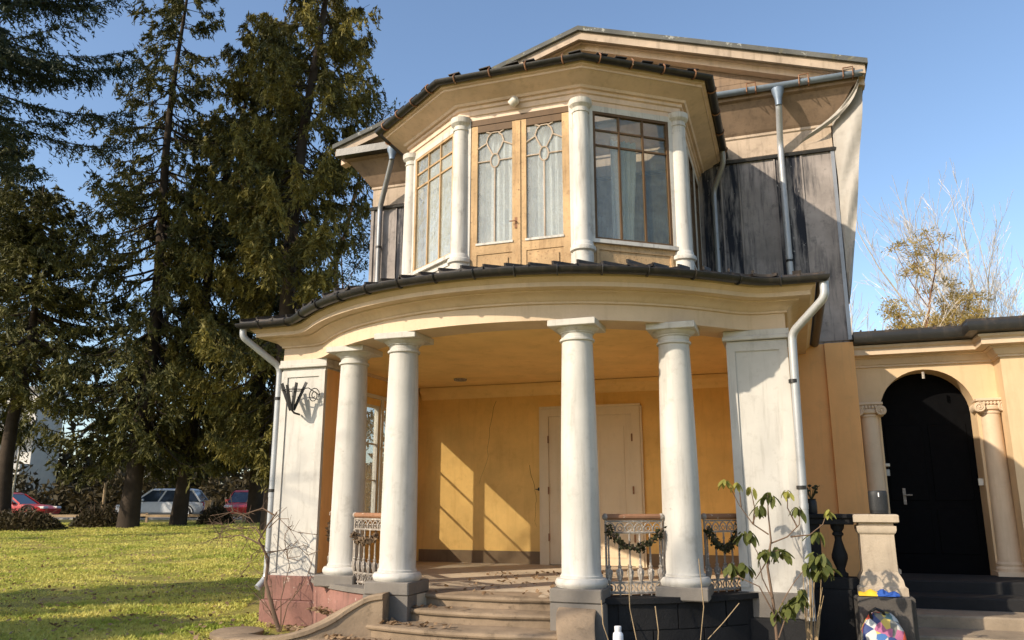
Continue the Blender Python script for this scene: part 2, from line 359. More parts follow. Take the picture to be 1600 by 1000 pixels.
# walls of the porch: back wall and the two sides
mb = MB(); mb.box(-WL, WR, DW, DW + .3, 0.3, 3.62); back = part(mb, 'porch_back_wall', 'ochre', smooth=0)
part(MB().box(-2.95, 2.95, DW - .012, DW, Z0, Z0 + .20), 'skirting', 'skirting', back, 0)
prof = [(0.0, 3.36), (0.02, 3.37), (0.05, 3.41), (0.06, 3.45), (0.13, 3.50), (0.14, 3.56)]
mb = MB(); mb.grid([[(u, DW - o, z) for u in (-2.95, 2.8)] for o, z in prof]); part(mb, 'wall_cornice', 'ceiling', back)
M['crack'] = simple('crack_brown', (.16, .08, .025), .9)  # brown of the thin plaster cracks
rgc = random.Random(12)
for u0_, z0_, z1_, w_ in ((-1.55, 3.30, 1.9, .5), (-.95, 2.2, 1.2, .25), (1.35, 2.6, 1.1, .3)):
    u_ = u0_; pts = []
    for k in range(13): pts.append((u_, DW - .001, z0_ + (z1_ - z0_) * k / 12)); u_ += rgc.gauss(-w_ / 26, .022)
    part(MB().tube(pts, [.0035 * (1 - .6 * k / 12) for k in range(13)], 4), 'crack', 'crack', back, 0)
mb = MB(); mb.box(2.80, WR - .01, 9.95, DW, 0.3, 3.56); part(mb, 'porch_side_wall', 'ochre', smooth=0)
# left side wall with glazing: solid below, posts between the windows
wins = [(10.02, 11.44), (11.52, 12.42)]
W0, W1, WS, WH = -3.10, -3.00, 1.32, 3.10
mb = MB(); mb.box(W0, W1, 9.9, DW, 0.3, WS); mb.box(W0, W1, 9.9, DW, WH, 3.56)
for a, b in ((9.9, 10.02), (11.44, 11.52), (12.42, DW)): mb.box(W0, W1, a, b, WS, WH)
side = part(mb, 'porch_side_wall', 'ochre', smooth=0, label='side wall of the porch with a row of tall windows')
for a, b in ((9.90, 10.02), (11.44, 11.52), (12.42, 12.52)): part(MB().box(-2.998, -2.975, a, b, WS - .08, WH + .10), 'architrave', 'winwhite', side, 0)
part(MB().box(-2.998, -2.970, 9.90, 12.54, WS - .14, WS - .081), 'window_sill', 'winwhite', side, 0)
part(MB().box(-2.998, -2.970, 9.90, 12.54, WH + .101, WH + .16), 'architrave', 'winwhite', side, 0)
for a, b in wins:
    x0, x1 = -3.085, -3.015; e = .04
    fr = MB().box(x0, x1, a, a + e, WS, WH).box(x0, x1, b - e, b, WS, WH).box(x0, x1, a + e, b - e, WS, WS + e).box(x0, x1, a + e, b - e, WH - e, WH)
    w = part(fr, 'window_frame', 'winwhite', side, 0)
    zs = [WS + e, 1.93, 2.49, WH - e]
    for z in zs[1:-1]: part(MB().box(x0 + .02, x1 - .02, a + e, b - e, z - .012, z + .012), 'glazing_bar', 'winwhite', side, 0)
    for i in range(3): part(MB().box(-3.053, -3.047, a + e, b - e, zs[i] + .010, zs[i + 1] - .010), 'pane', 'glass', side, 0)
# ceiling
mb = MB(); pl = bow(-0.3, 40, False); mb.prism([(-WL + .3, DW)] + pl + [(WR - .3, DW)], 3.57, 3.62); cei = part(mb, 'porch_ceiling', 'ceiling', smooth=0)
part(MB().lathe(-1.85, 12.0, [(.02, 3.53), (.10, 3.54), (.11, 3.569)], 14), 'lamp_rose', 'iron', cei)
# entablature
prof = [(-.46, 3.575), (-.46, 3.525), (0, 3.52), (0, 3.695), (.028, 3.70), (.028, 3.722), (.045, 3.73), (.06, 3.75), (.095, 3.782), (.14, 3.797), (.165, 3.80), (.165, 3.818),
        (.285, 3.824), (.285, 3.872), (.30, 3.88), (.315, 3.90), (.345, 3.918), (.345, 3.945), (.20, 3.96)]
ent = part(sweep(prof), 'porch_entablature', 'cream', smooth=28)
# roof sheets of the porch: one sheet after the other round the bow
NS = 30
eave = bow(.44, 120, False)
rng = random.Random(3)
for i in range(NS):
    k0, k1 = i * 4, i * 4 + 4
    up = []; lo = []
    lift = rng.uniform(-.006, .022); ext = rng.uniform(-.02, .03)
    for k in range(k0, k1 + 1):
        u, d = eave[k]; q = (u * .93, DW - .05)
        w = (k - k0) / 4
        dz = lift + (.018 if w in (0, 1) else 0) + (rng.uniform(0, .012))
        up.append([(u, d - ext, 4.005 + dz), (u * .985, d + (q[1] - d) * .3, 4.15 + (q[1] - d) * .05), (q[0], q[1], 4.0 + .14 * (q[1] - 8))])
    rows = [[p[j] for p in up] for j in range(3)]
    mb = MB(); mb.grid(rows); mb.grid([[(x, y, z - .012) for x, y, z in r] for r in rows]); mb.grid([rows[0], [(x, y, z - .03) for x, y, z in rows[0]]])
    part(mb, 'roof_sheet', 'roofsheet', smooth=30)
    # standing seam
    (x0, y0, z0), (x1, y1, z1) = up[0][0], up[0][1]
    part(MB().bar((x0, y0, z0 + .01), (x1, y1, z1 + .02), .022, .04), 'roof_seam', 'roofsheet', smooth=0)
# gutter round the bow
def gutter_rows(path_fn, zc, r, open_top=True):
    rows = []
    for k in range(9):
        a = PI + PI * k / 8
        rows.append([(u, d, zc + r * math.sin(a)) for u, d in path_fn(r * math.cos(a))])
    rows += [[(u, d, zc + .006) for u, d in path_fn(r * .9)], [(u, d, zc - .25 * r) for u, d in path_fn(0)], [(u, d, zc + .006) for u, d in path_fn(-r * .9)]]
    return rows
ZG = 3.985
g = MB(); g.grid(gutter_rows(lambda o: bow(.425 + o, 100, False), ZG, .066)); gut = part(g, 'porch_gutter', 'darkmetal')
for side_u in (-(WL + .425), WR + .425):
    g = MB(); g.grid(gutter_rows(lambda o: [(side_u + o, 8.9), (side_u + o, DW)], ZG, .066)); part(g, 'porch_gutter', 'darkmetal')
path = bow(.425, 100, False)
for k in range(4, 100, 6):
    u, d = path[k]; t = Vector((path[k + 1][0] - path[k - 1][0], path[k + 1][1] - path[k - 1][1], 0)).normalized(); nrm = Vector((t.y, -t.x, 0))
    c = Vector((u, d, ZG)); pts = [c + nrm * .074 * math.cos(a) + Vector((0, 0, .074 * math.sin(a))) for a in [PI + PI * j / 8 for j in range(9)]]
    pts.append(pts[-1] + Vector((0, 0, .03)) - nrm * .03)
    part(MB().tube(pts, .010, 4), 'gutter_bracket', 'darkmetal', gut)
# soffit strip closing the entablature above the side walls happens in the sweep itself

# columns
def column_mb(u, d):
    H0, H1 = 0.75, ZT
    base = MB().box(u - .27, u + .27, d - .27, d + .27, 0.615, H0, .012)
    pr = [(.258, H0 - .005)] + [(.258 - .004 + .02 * math.sin(PI * j / 6) * 1.0 + (0.0), H0 + .085 * j / 6) for j in range(7)] + [(.222, H0 + .092), (.222, H0 + .112)]
    top = H1 - .215
    n = 14
    for j in range(n + 1):
        t = j / n; r = .205 - .036 * t - .008 * math.sin(PI * t) * (-1)
        if j == 0: pr.append((.213, H0 + .118))
        pr.append((r, H0 + .14 + (top - H0 - .14) * t))
    cap = [(.171, top), (.190, top + .006), (.193, top + .018), (.190, top + .03), (.172, top + .036), (.172, top + .085), (.188, top + .092), (.188, top + .102), (.205, top + .112), (.235, top + .135), (.243, top + .15)]
    aba = MB().box(u - .265, u + .265, d - .265, d + .265, H1 - .068, H1 + .004, .006)
    return base, MB().lathe(u, d, pr, 40), MB().lathe(u, d, cap, 40), aba
for u, d in ((-2.04, 8.92), (-1.06, 8.38), (1.06, 8.36), (2.04, 8.88)):
    b, sh, cp, ab = column_mb(u, d)
    c = part(sh, 'column', 'white', smooth=30)
    part(b, 'plinth', 'plinth', c, 0); part(cp, 'capital', 'white', c, 30); part(ab, 'abacus', 'white', c, 0)
# block under the column right of the steps
part(MB().box(.80, 1.34, 8.08, 8.65, .15, .612), 'pier_block', 'plinth', smooth=0)
part(MB().box(-1.34, -.80, 8.12, 8.65, .15, .612), 'pier_block', 'plinth', smooth=0)

# corner piers with a raised panel border and cap
def pier(u0, u1, d0, d1, left):
    p = part(MB().box(u0, u1, d0, d1, .66, 3.40), 'corner_pier', 'white', smooth=0)
    e = .05
    for a, b in ((u0, u0 + .09), (u1 - .09, u1)):
        part(MB().box(a - (.004 if a == u0 else -.0), b + (.004 if b == u1 else 0), d0 - .018, d0 - .002, .70, 3.36), 'pier_border', 'white', p, 0)
    part(MB().box(u0 + .09, u1 - .09, d0 - .018, d0 - .002, 3.28, 3.36), 'pier_border', 'white', p, 0)
    part(MB().box(u0 - .045, u1 + .045, d0 - .05, d1 + .0, 3.405, 3.455, .008).box(u0 - .03, u1 + .03, d0 - .035, d1, 3.455, 3.517), 'pier_cap', 'white', p, 0)
    return p
pl_ = pier(-WL, -2.74, 9.36, 9.95, True); pr_ = pier(2.58, WR, 9.36, 9.95, False)
part(MB().box(-2.738, -2.732, 9.40, 9.93, .70, 3.38), 'inner_face', 'apricot', pl_, 0)
part(MB().box(2.572, 2.578, 9.40, 9.93, .70, 3.38), 'inner_face', 'apricot', pr_, 0)
part(MB().box(-WL - .03, -2.68, 9.30, 9.98, .36, .66, .01), 'pier_base', 'pink', pl_, 0)
part(MB().box(-WL - .07, -2.64, 9.26, 9.98, -.2, .36, .01), 'pier_base', 'pink', pl_, 0)
part(MB().box(2.54, WR + .03, 9.30, 9.98, .40, .66, .01), 'pier_base', 'plinth', pr_, 0)
part(MB().box(2.50, WR + .08, 9.25, 9.98, -.2, .40, .01), 'pier_base', 'darkstone', pr_, 0)
# little pink pier beside the steps
part(MB().box(-2.42, -2.12, 8.98, 9.4, -.2, .62, .01), 'base_block', 'pink', smooth=0)
# outer right flank of the porch and the main wall beside it
part(MB().box(WR - .01, WR + .0, 9.95, DW, .3, 3.52), 'flank_wall', 'apricot', smooth=0)
for a, b in ((9.95, 10.35), (12.3, 12.62)): part(MB().box(WR, WR + .03, a, b, .66, 3.52), 'flank_pilaster', 'apricot', smooth=0)

# cast iron railings between the columns
def railing(a0, a1, name_label):
    rr = 3.3
    P = lambda a, z, dr=0: Vector(((rr + dr) * math.sin(a), 11.5 - (rr + dr) * math.cos(a), z))
    n = 10; A = [a0 + (a1 - a0) * i / n for i in range(n + 1)]
    rail = part(MB().tube([P(a, 1.445) for a in A], .030, 10), 'railing', 'rustrail', label=name_label)
    part(MB().tube([P(a, 1.40) for a in A], .011, 5).tube([P(a, 1.285) for a in A], .012, 5), 'upper_band', 'iron', rail)
    part(MB().tube([P(a, .785) for a in A], .012, 5).tube([P(a, .685) for a in A], .014, 5), 'lower_band', 'iron', rail)
    L = abs(a1 - a0) * rr; k = max(3, int(round(L / .105)))
    for i in range(k):                                     # arcade of rings and arches in the bands
        a = a0 + (a1 - a0) * (i + .5) / k; h = abs(a1 - a0) / k / 2 * .96
        up = MB(); up.tube([P(a + h * math.cos(t), 1.30 + .085 * math.sin(t)) for t in [PI * j / 8 for j in range(9)]], .0075, 4)
        up.tube([P(a + h * .45 * math.cos(t), 1.325 + .022 * math.sin(t)) for t in [2 * PI * j / 8 for j in range(9)]], .006, 4)
        up.ball(P(a - h, 1.34), .013, seg=5, rings=4)
        part(up, 'arch_ornament', 'iron', rail)
        lo = MB(); lo.tube([P(a + h * .85 * math.cos(t), .735 + .042 * math.sin(t)) for t in [2 * PI * j / 10 for j in range(11)]], .0075, 4)
        lo.ball(P(a, .735), .014, seg=5, rings=4)
        part(lo, 'ring_ornament', 'iron', rail)
    nb = max(3, int(round(L / .135)) + 1)
    for i in range(nb):
        a = a0 + (a1 - a0) * (i + .25) / (nb - .5); p = P(a, 0)
        pr = [(.008, .64), (.010, .78), (.018, .80), (.034, .86), (.030, .90), (.016, .93), (.024, .945), (.012, .96), (.010, 1.05), (.013, 1.06), (.010, 1.07), (.009, 1.20), (.015, 1.215), (.009, 1.23), (.009, 1.29)]
        b = MB().lathe(p.x, p.y, pr, 7)
        for s in range(6):                                  # petals round the foot
            t = s * PI / 3; c = Vector((p.x + .026 * math.cos(t), p.y + .026 * math.sin(t), .885)); b.ball(c, .012, .012, .032, 5, 4)
        part(b, 'baluster', 'iron', rail, 40)
    for a in (a0, a1): part(MB().tube([P(a, .62), P(a, 1.445)], .012, 5).ball(P(a, 1.445), .036, seg=8, rings=6), 'railing_post', 'iron', rail)
    return rail
as_ = lambda u: math.asin(u / 3.3)
railing(as_(1.30), as_(1.84), 'rusty cast iron railing between the two right columns')
railing(as_(2.25), as_(2.60), 'rusty railing between the right column and the corner pier')
railing(as_(-1.84), as_(-1.30), 'rusty cast iron railing between the two left columns')
railing(as_(-2.60), as_(-2.25), 'rusty railing between the left column and the corner pier')

# double door in the back wall
dr = part(MB().box(-.73, -.60, DW - .07, DW, Z0, 3.12).box(.80, .93, DW - .07, DW, Z0, 3.12).box(-.60, .80, DW - .07, DW, 2.99, 3.12)
          .box(-.75, .95, DW - .10, DW, 3.121, 3.155).box(-.765, -.731, DW - .05, DW, Z0, 3.12).box(.931, .965, DW - .05, DW, Z0, 3.12), 'double_door', 'doorpaint', smooth=0)
for a, b in ((-.598, .098), (.102, .798)):
    lf = part(MB().box(a, b, DW - .045, DW, Z0 + .01, 2.988), 'door_leaf', 'doorpaint', dr, 0)
for a, b in ((-.598, .098), (.102, .798)):
    for z0, z1 in ((Z0 + .13, Z0 + .33), (Z0 + .42, Z0 + .66), (Z0 + .78, 2.80)):
        mb = MB(); x0, x1 = a + .13, b - .13; y = DW - .053
        for q in ((x0, x1, z0, z0 + .025), (x0, x1, z1 - .025, z1), (x0, x0 + .025, z0 + .025, z1 - .025), (x1 - .025, x1, z0 + .025, z1 - .025)): mb.box(q[0], q[1], y, DW - .044, q[2], q[3])
        mb.box(x0 + .025, x1 - .025, DW - .047, DW - .0445, z0 + .025, z1 - .025)
        part(mb, 'door_panel', 'doorpaint', dr, 0)
for x in (-.60, .80):
    for z in (.98, 1.72, 2.55): part(MB().lathe(x, DW - .085, [(.012, z), (.012, z + .12)], 8), 'hinge', 'rustrail', dr)
part(MB().box(.06, .098, DW - .055, DW - .04, 1.60, 1.78).tube([(.08, DW - .05, 1.70), (.08, DW - .10, 1.70), (-.02, DW - .10, 1.70)], .010, 6), 'door_handle', 'iron', dr)
part(MB().box(-.80, -.775, DW - .03, DW, 1.78, 1.83).tube([(-.787, DW - .02, 1.80), (-.787, DW - .06, 1.80), (-.83, DW - .06, 1.80)], .008, 5), 'bell_lever', 'black', dr)

# ---- upper storey: main block clad in grey sheets
HW0, HW1 = -4.10, 4.18
part(MB().box(HW0, HW1, DW + .02, 20.0, 3.9, 8.3), 'upper_wall', 'grey', smooth=0)
part(MB().box(WR, HW1, DW, DW + .3, .3, 3.96), 'lower_wall', 'apricot', smooth=0)
part(MB().box(3.80, HW1 + .03, DW - .05, DW - .002, .3, 3.96), 'wall_pilaster', 'apricot', smooth=0)
part(MB().box(HW1, HW1 + .03, DW, 20, .3, 3.96), 'side_wall', 'apricot', smooth=0)
for a, b, m in ((-4.10, -3.60, 'grey'), (-3.585, -3.12, 'greystain'), (-3.105, -2.1, 'grey'), (2.12, 2.42, 'greystain'), (2.435, 2.70, 'greystain'), (2.74, 3.27, 'grey'), (3.30, 3.69, 'greystain'), (3.71, 4.16, 'grey')):
    part(MB().box(a, b, DW - .004, DW + .018, 4.0, 7.10), 'wall_panel', m, smooth=0)
for a in (-3.593, 2.428, 2.72, 3.285, 3.70): part(MB().box(a - .012, a + .012, DW - .022, DW - .003, 4.0, 7.08), 'panel_seam', 'grey', smooth=0)
part(MB().box(HW1 - .03, HW1 + .025, DW - .03, DW + .03, 4.0, 7.12), 'corner_trim', 'zinc', smooth=0)
part(MB().box(HW0 - .03, HW0 + .03, DW - .03, DW + .03, 4.0, 7.12), 'corner_trim', 'grey', smooth=0)
def block(o): return [(HW0 - o, 19), (HW0 - o, DW - o), (HW1 + o, DW - o), (HW1 + o, 19)]
def bsweep(prof): return MB().grid([[(u, d, z) for u, d in block(o)] for o, z in prof])
part(bsweep([(.0, 7.09), (.05, 7.09), (.06, 7.13), (.03, 7.16)]), 'belt_rail', 'darkmetal', smooth=0)
part(bsweep([(.012, 7.16), (.012, 7.50), (.035, 7.52), (.035, 7.56)]), 'frieze', 'bare', smooth=0)
part(bsweep([(.034, 7.56), (.07, 7.60), (.36, 8.00), (.43, 8.02), (.43, 8.14)]), 'eaves_soffit', 'shadewood', smooth=0)
for u0, u1 in ((HW0 - .50, -2.3), (2.3, HW1 + .5)):
    g = MB(); g.grid(gutter_rows(lambda o: [(u0, DW - .50 - o), (u1, DW - .50 - o)], 8.14, .07)); part(g, 'main_gutter', 'bluezinc')
for u in (2.95, 3.75, 4.4):
    part(MB().tube([(u, DW - .42, 8.2), (u, DW - .5, 8.06), (u, DW - .58, 8.06), (u, DW - .59, 8.2), (u + .14, DW - .59, 8.2), (u + .14, DW - .58, 8.06), (u + .14, DW - .45, 8.06)], .012, 4), 'gutter_bracket', 'rustrail')
part(MB().box(HW0 - .52, -3.2, DW - .60, DW - .3, 8.05, 8.19), 'eaves_fascia', 'darkmetal', smooth=0)
# gable: tympanum boards, raking cornice and roof slabs
AP = (.18, 9.74); EZ = 8.22; EU0, EU1 = -4.66, 4.72
tym = MB()
nb = 22
def rake(u): return AP[1] - (AP[1] - EZ) * (abs(u - AP[0]) / ((AP[0] - EU0) if u < AP[0] else (EU1 - AP[0])))
for i in range(nb):
    z0 = 8.15 + i * .075; z1 = z0 + .072
    if z1 > AP[1] - .15: break
    t0 = 1 - (z1 - EZ + .10) / (AP[1] - EZ)
    part(MB().box(AP[0] + (EU0 - AP[0]) * t0, AP[0] + (EU1 - AP[0]) * t0, DW - .16 + .004 * (i % 2), DW - .1, z0, z1), 'gable_board', 'shadewood', smooth=0)
for s, eu in ((-1, EU0), (1, EU1)):
    def slab(d0, d1, dz0, dz1, ext=0):
        a = (AP[0], AP[1]); b = (eu + s * ext, EZ - ext * .36)
        v = [(u, d, z + dz) for (u, z) in (a, b) for d in (d0, d1) for dz in (dz0, dz1)]
        m = MB(); m.add(v, [(0, 1, 3, 2), (4, 6, 7, 5), (0, 2, 6, 4), (1, 5, 7, 3), (0, 4, 5, 1), (2, 3, 7, 6)]); return m
    part(slab(DW - .62, 19.5, .0, .085, .04), 'roof_slope', 'mossroof', smooth=0)
    rk = part(slab(DW - .56, DW - .50, -.15, -.002), 'raking_cornice', 'bare', smooth=0)
    part(slab(DW - .50, DW - .1, -.06, -.003), 'rake_soffit', 'shadewood', rk, 0)
    part(slab(DW - .34, DW - .17, -.24, -.061), 'rake_moulding', 'bayframe', rk, 0)
    part(slab(DW - .42, DW - .341, -.13, -.061), 'rake_moulding', 'bayframe', rk, 0)

# ---- glazed bay
BP = [(-2.03, 12.9), (-2.03, 10.4), (-.86, 9.55), (.86, 9.55), (2.03, 10.4), (2.03, 12.9)]
def bayoff(o):
    out = []
    n = len(BP)
    for i in range(n):
        ds = []
        for j in (i - 1, i):
            if 0 <= j < n - 1:
                t = Vector((BP[j + 1][0] - BP[j][0], BP[j + 1][1] - BP[j][1])).normalized(); ds.append(Vector((t.y, -t.x)))
        m = ds[0] if len(ds) == 1 else (ds[0] + ds[1]).normalized()
        k = o if len(ds) == 1 else o / max(.3, m.dot(ds[0]))
        out.append((BP[i][0] + m.x * k, BP[i][1] + m.y * k))
    return out
def bays(prof): return MB().grid([[(u, d, z) for u, d in bayoff(o)] for o, z in prof])
bay = part(bays([(-.10, 6.80), (.03, 6.80), (.03, 6.86), (.05, 6.87), (.05, 6.94), (.08, 6.95), (.08, 7.0)]), 'bay_frieze', 'bayframe', smooth=20)
part(bays([(.08, 6.998), (.12, 7.0), (.14, 7.03), (.36, 7.12), (.38, 7.12), (.38, 7.15), (.42, 7.16), (.42, 7.23)]), 'bay_soffit', 'bayframe', bay, 20)
part(bays([(.06, 7.02), (.42, 7.23)]), 'bay_rafter_board', 'bayframe', bay, 0)
# bay roof
o = bayoff(.46); top = [(-1.9, 12.85), (-1.2, 12.4), (-.5, 12.0), (.5, 12.0), (1.2, 12.4), (1.9, 12.85)]
mb = MB(); mb.grid([[(u, d, 7.24) for u, d in o], [(u, d, 7.285) for u, d in o], [(u, d, 8.0) for u, d in top]]); part(mb, 'bay_roof', 'roofsheet', bay, 20)
rng = random.Random(5)
for k in range(1, 5):                                           # curled sheet ends along the bay eave
    (u0, d0), (u1, d1) = o[k - 1] if k == 1 else o[k - 1], o[k]
for (p, q, n) in ((o[2], o[3], 5), (o[3], o[4], 5), (o[1], o[2], 4), (o[4], o[5], 4)):
    for i in range(n):
        t = (i + rng.uniform(.2, .8)) / n; c = Vector((p[0] + (q[0] - p[0]) * t, p[1] + (q[1] - p[1]) * t, 7.29)); tv = Vector((q[0] - p[0], q[1] - p[1], 0)).normalized()
        part(MB().bar(c - tv * .08, c + tv * .08 + Vector((0, 0, rng.uniform(0, .02))), .09, .012), 'roof_flashing', 'roofsheet', bay, 0)
g = MB(); g.grid([[(u, d, z) for (u, d), z in zip(bayoff(.48 + .062 * math.cos(a)), [7.235 + .062 * math.sin(a)] * 6)] for a in [PI + PI * k / 8 for k in range(9)]]
              + [[(u, d, 7.22) for u, d in bayoff(.48)], [(u, d, 7.235) for u, d in bayoff(.42)]])
bg_ = part(g, 'bay_gutter', 'darkmetal', bay)
bo = bayoff(.48)
for k in range(5):
    p, q = Vector((*bo[k], 7.235)), Vector((*bo[k + 1], 7.235)); t = (q - p).normalized(); nn = Vector((t.y, -t.x, 0)); n = 4 if k in (1, 2, 3) else 4
    for i in range(n):
        c = p.lerp(q, (i + .5) / n); pts = [c + nn * .07 * math.cos(a) + Vector((0, 0, .07 * math.sin(a))) for a in [PI + PI * j / 8 for j in range(9)]]; pts.append(pts[-1] + Vector((0, 0, .05)) - nn * .04)
        part(MB().tube(pts, .011, 4), 'bay_gutter_bracket', 'rustrail')
# round corner columns of the bay
for (u, d) in BP[1:5]:
    pr = [(.135, 4.1), (.135, 4.72), (.165, 4.735), (.17, 4.76), (.165, 4.785), (.14, 4.80), (.135, 4.84), (.122, 4.86), (.120, 4.95), (.113, 6.0), (.105, 6.66), (.118, 6.665), (.118, 6.685), (.108, 6.69), (.108, 6.73), (.125, 6.745), (.15, 6.77), (.155, 6.80), (.155, 6.845), (.10, 6.85)]
    bc = part(MB().lathe(u, d, pr, 24), 'bay_column', 'baywhite', smooth=30)
class Face:
    """a vertical face of the bay: x along it, y outward, z up"""
    def __init__(s, p, q): s.p = Vector((*p, 0)); s.t = (Vector((*q, 0)) - s.p); s.w = s.t.length; s.t.normalize(); s.n = Vector((s.t.y, -s.t.x, 0))
    def tr(s, mb):
        mb.v = [tuple(s.p + s.t * x + s.n * y + Vector((0, 0, z))) for x, y, z in mb.v]; return mb
def wavy(x0, x1, z0, z1, y, amp=.03, k=40, gather=0.0, seed=0):
    rows = []; r = random.Random(seed); ph = r.uniform(0, 6)
    for j in range(9):
        t = j / 8; z = z0 + (z1 - z0) * t
        xs = [x0 + (x1 - x0) * i / k for i in range(k + 1)]
        g = gather * math.sin(PI * (1 - t) * .8) * (1 - t)
        rows.append([(x0 + (x - x0) * (1 - g * .8), y + amp * math.sin(ph + i * 1.15 + .6 * math.sin(i * .31 + t)) * (.6 + .4 * t), z) for i, x in enumerate(xs)])
    return MB().grid(rows)
def window_face(F, x0, x1, zsill, ztop, cols, rows_z, bar, glass, border=.035, curtains=(), parent=None):
    fr = MB()
    fr.box(x0, x0 + border, -.03, .03, zsill, ztop).box(x1 - border, x1, -.03, .03, zsill, ztop).box(x0 + border, x1 - border, -.03, .03, zsill, zsill + border).box(x0 + border, x1 - border, -.03, .03, ztop - border, ztop)
    w = part(F.tr(fr), 'bay_window', bar, None, 0)
    xs = [x0 + border + (x1 - x0 - 2 * border) * i / cols for i in range(cols + 1)]; zs = [zsill + border] + rows_z + [ztop - border]
    for x in xs[1:-1]: part(F.tr(MB().box(x - .012, x + .012, -.018, .022, zs[0], zs[-1])), 'glazing_bar', bar, w, 0)
    for z in zs[1:-1]: part(F.tr(MB().box(xs[0], xs[-1], -.014, .017, z - .012, z + .012)), 'glazing_bar', bar, w, 0)
    for i in range(cols):
        for j in range(len(zs) - 1):
            e = .010; tl = random.Random(i * 7 + j).uniform(-.004, .004)
            m = MB(); m.add([(xs[i] + e, .0 + tl, zs[j] + e), (xs[i + 1] - e, .0 - tl, zs[j] + e), (xs[i + 1] - e, .0 - tl, zs[j + 1] - e), (xs[i] + e, tl, zs[j + 1] - e)], [(0, 1, 2, 3)])
            m.v += [(x, y - .004, z) for x, y, z in m.v]; m.f += [(7, 6, 5, 4), (0, 4, 5, 1), (1, 5, 6, 2), (2, 6, 7, 3), (3, 7, 4, 0)]
            part(F.tr(m), 'pane', glass if not isinstance(glass, dict) else glass.get((i, j), glass['d']), w, 0)
    return w
def face_trim(F, a, b, panel='bayframe', zs=4.86):
    part(F.tr(MB().box(a - .02, b + .02, -.06, .07, zs, zs + .05)), 'window_sill', 'baywhite', smooth=0)
    part(F.tr(MB().box(a - .02, b + .02, -.05, .02, 4.1, zs)), 'apron', panel, smooth=0)
    w = (b - a)
    m = MB(); x0, x1, z0, z1 = a + .06, b - .06, 4.42, zs - .05
    for q in ((x0, x1, z0, z0 + .035), (x0, x1, z1 - .035, z1), (x0, x0 + .035, z0 + .035, z1 - .035), (x1 - .035, x1, z0 + .035, z1 - .035)): m.box(q[0], q[1], .021, .035, q[2], q[3])
    part(F.tr(m), 'apron_moulding', panel, smooth=0)
    for x0, x1 in ((a - .02, a + .045), (b - .045, b + .02)): part(F.tr(MB().box(x0, x1, -.04, .035, zs + .05, 6.80)), 'window_jamb', 'baywhite', smooth=0)
    part(F.tr(MB().box(a + .045, b - .045, -.04, .035, 6.72, 6.80)), 'window_head', 'baywhite', smooth=0)
FL, FC, FR, FS = Face(BP[1], BP[2]), Face(BP[2], BP[3]), Face(BP[3], BP[4]), Face(BP[4], BP[5]); FB = Face(BP[0], BP[1])
for F, gl in ((FL, 'oldglass'), (FR, {'d': 'darkglass', (0, 0): 'oldglass', (0, 1): 'oldglass', (0, 2): 'oldglass'})):
    a, b = .115, F.w - .115
    face_trim(F, a, b, 'peel' if F is FR else 'baywhite')
    window_face(F, a + .045, b - .045, 4.91, 6.72, 3, [6.24, 6.46], 'brownbar' if F is FR else 'peel', gl)
    if F is FL: part(F.tr(wavy(a + .05, b - .05, 4.6, 6.8, -.16, .03, 70, 0, 1)), 'curtain', 'curtain')
    else:
        part(F.tr(wavy(a + .40, a + .80, 4.6, 6.45, -.2, .03, 26, .35, 2)), 'curtain', 'curtain')
for F in (FS, FB):
    for i in range(3):
        a, b = .10 + i * .79, .10 + (i + 1) * .79
        face_trim(F, a + .05, b - .05, 'bayframe'); window_face(F, a + .095, b - .095, 4.91, 6.72, 2, [6.24, 6.46], 'brownbar', 'darkglass')
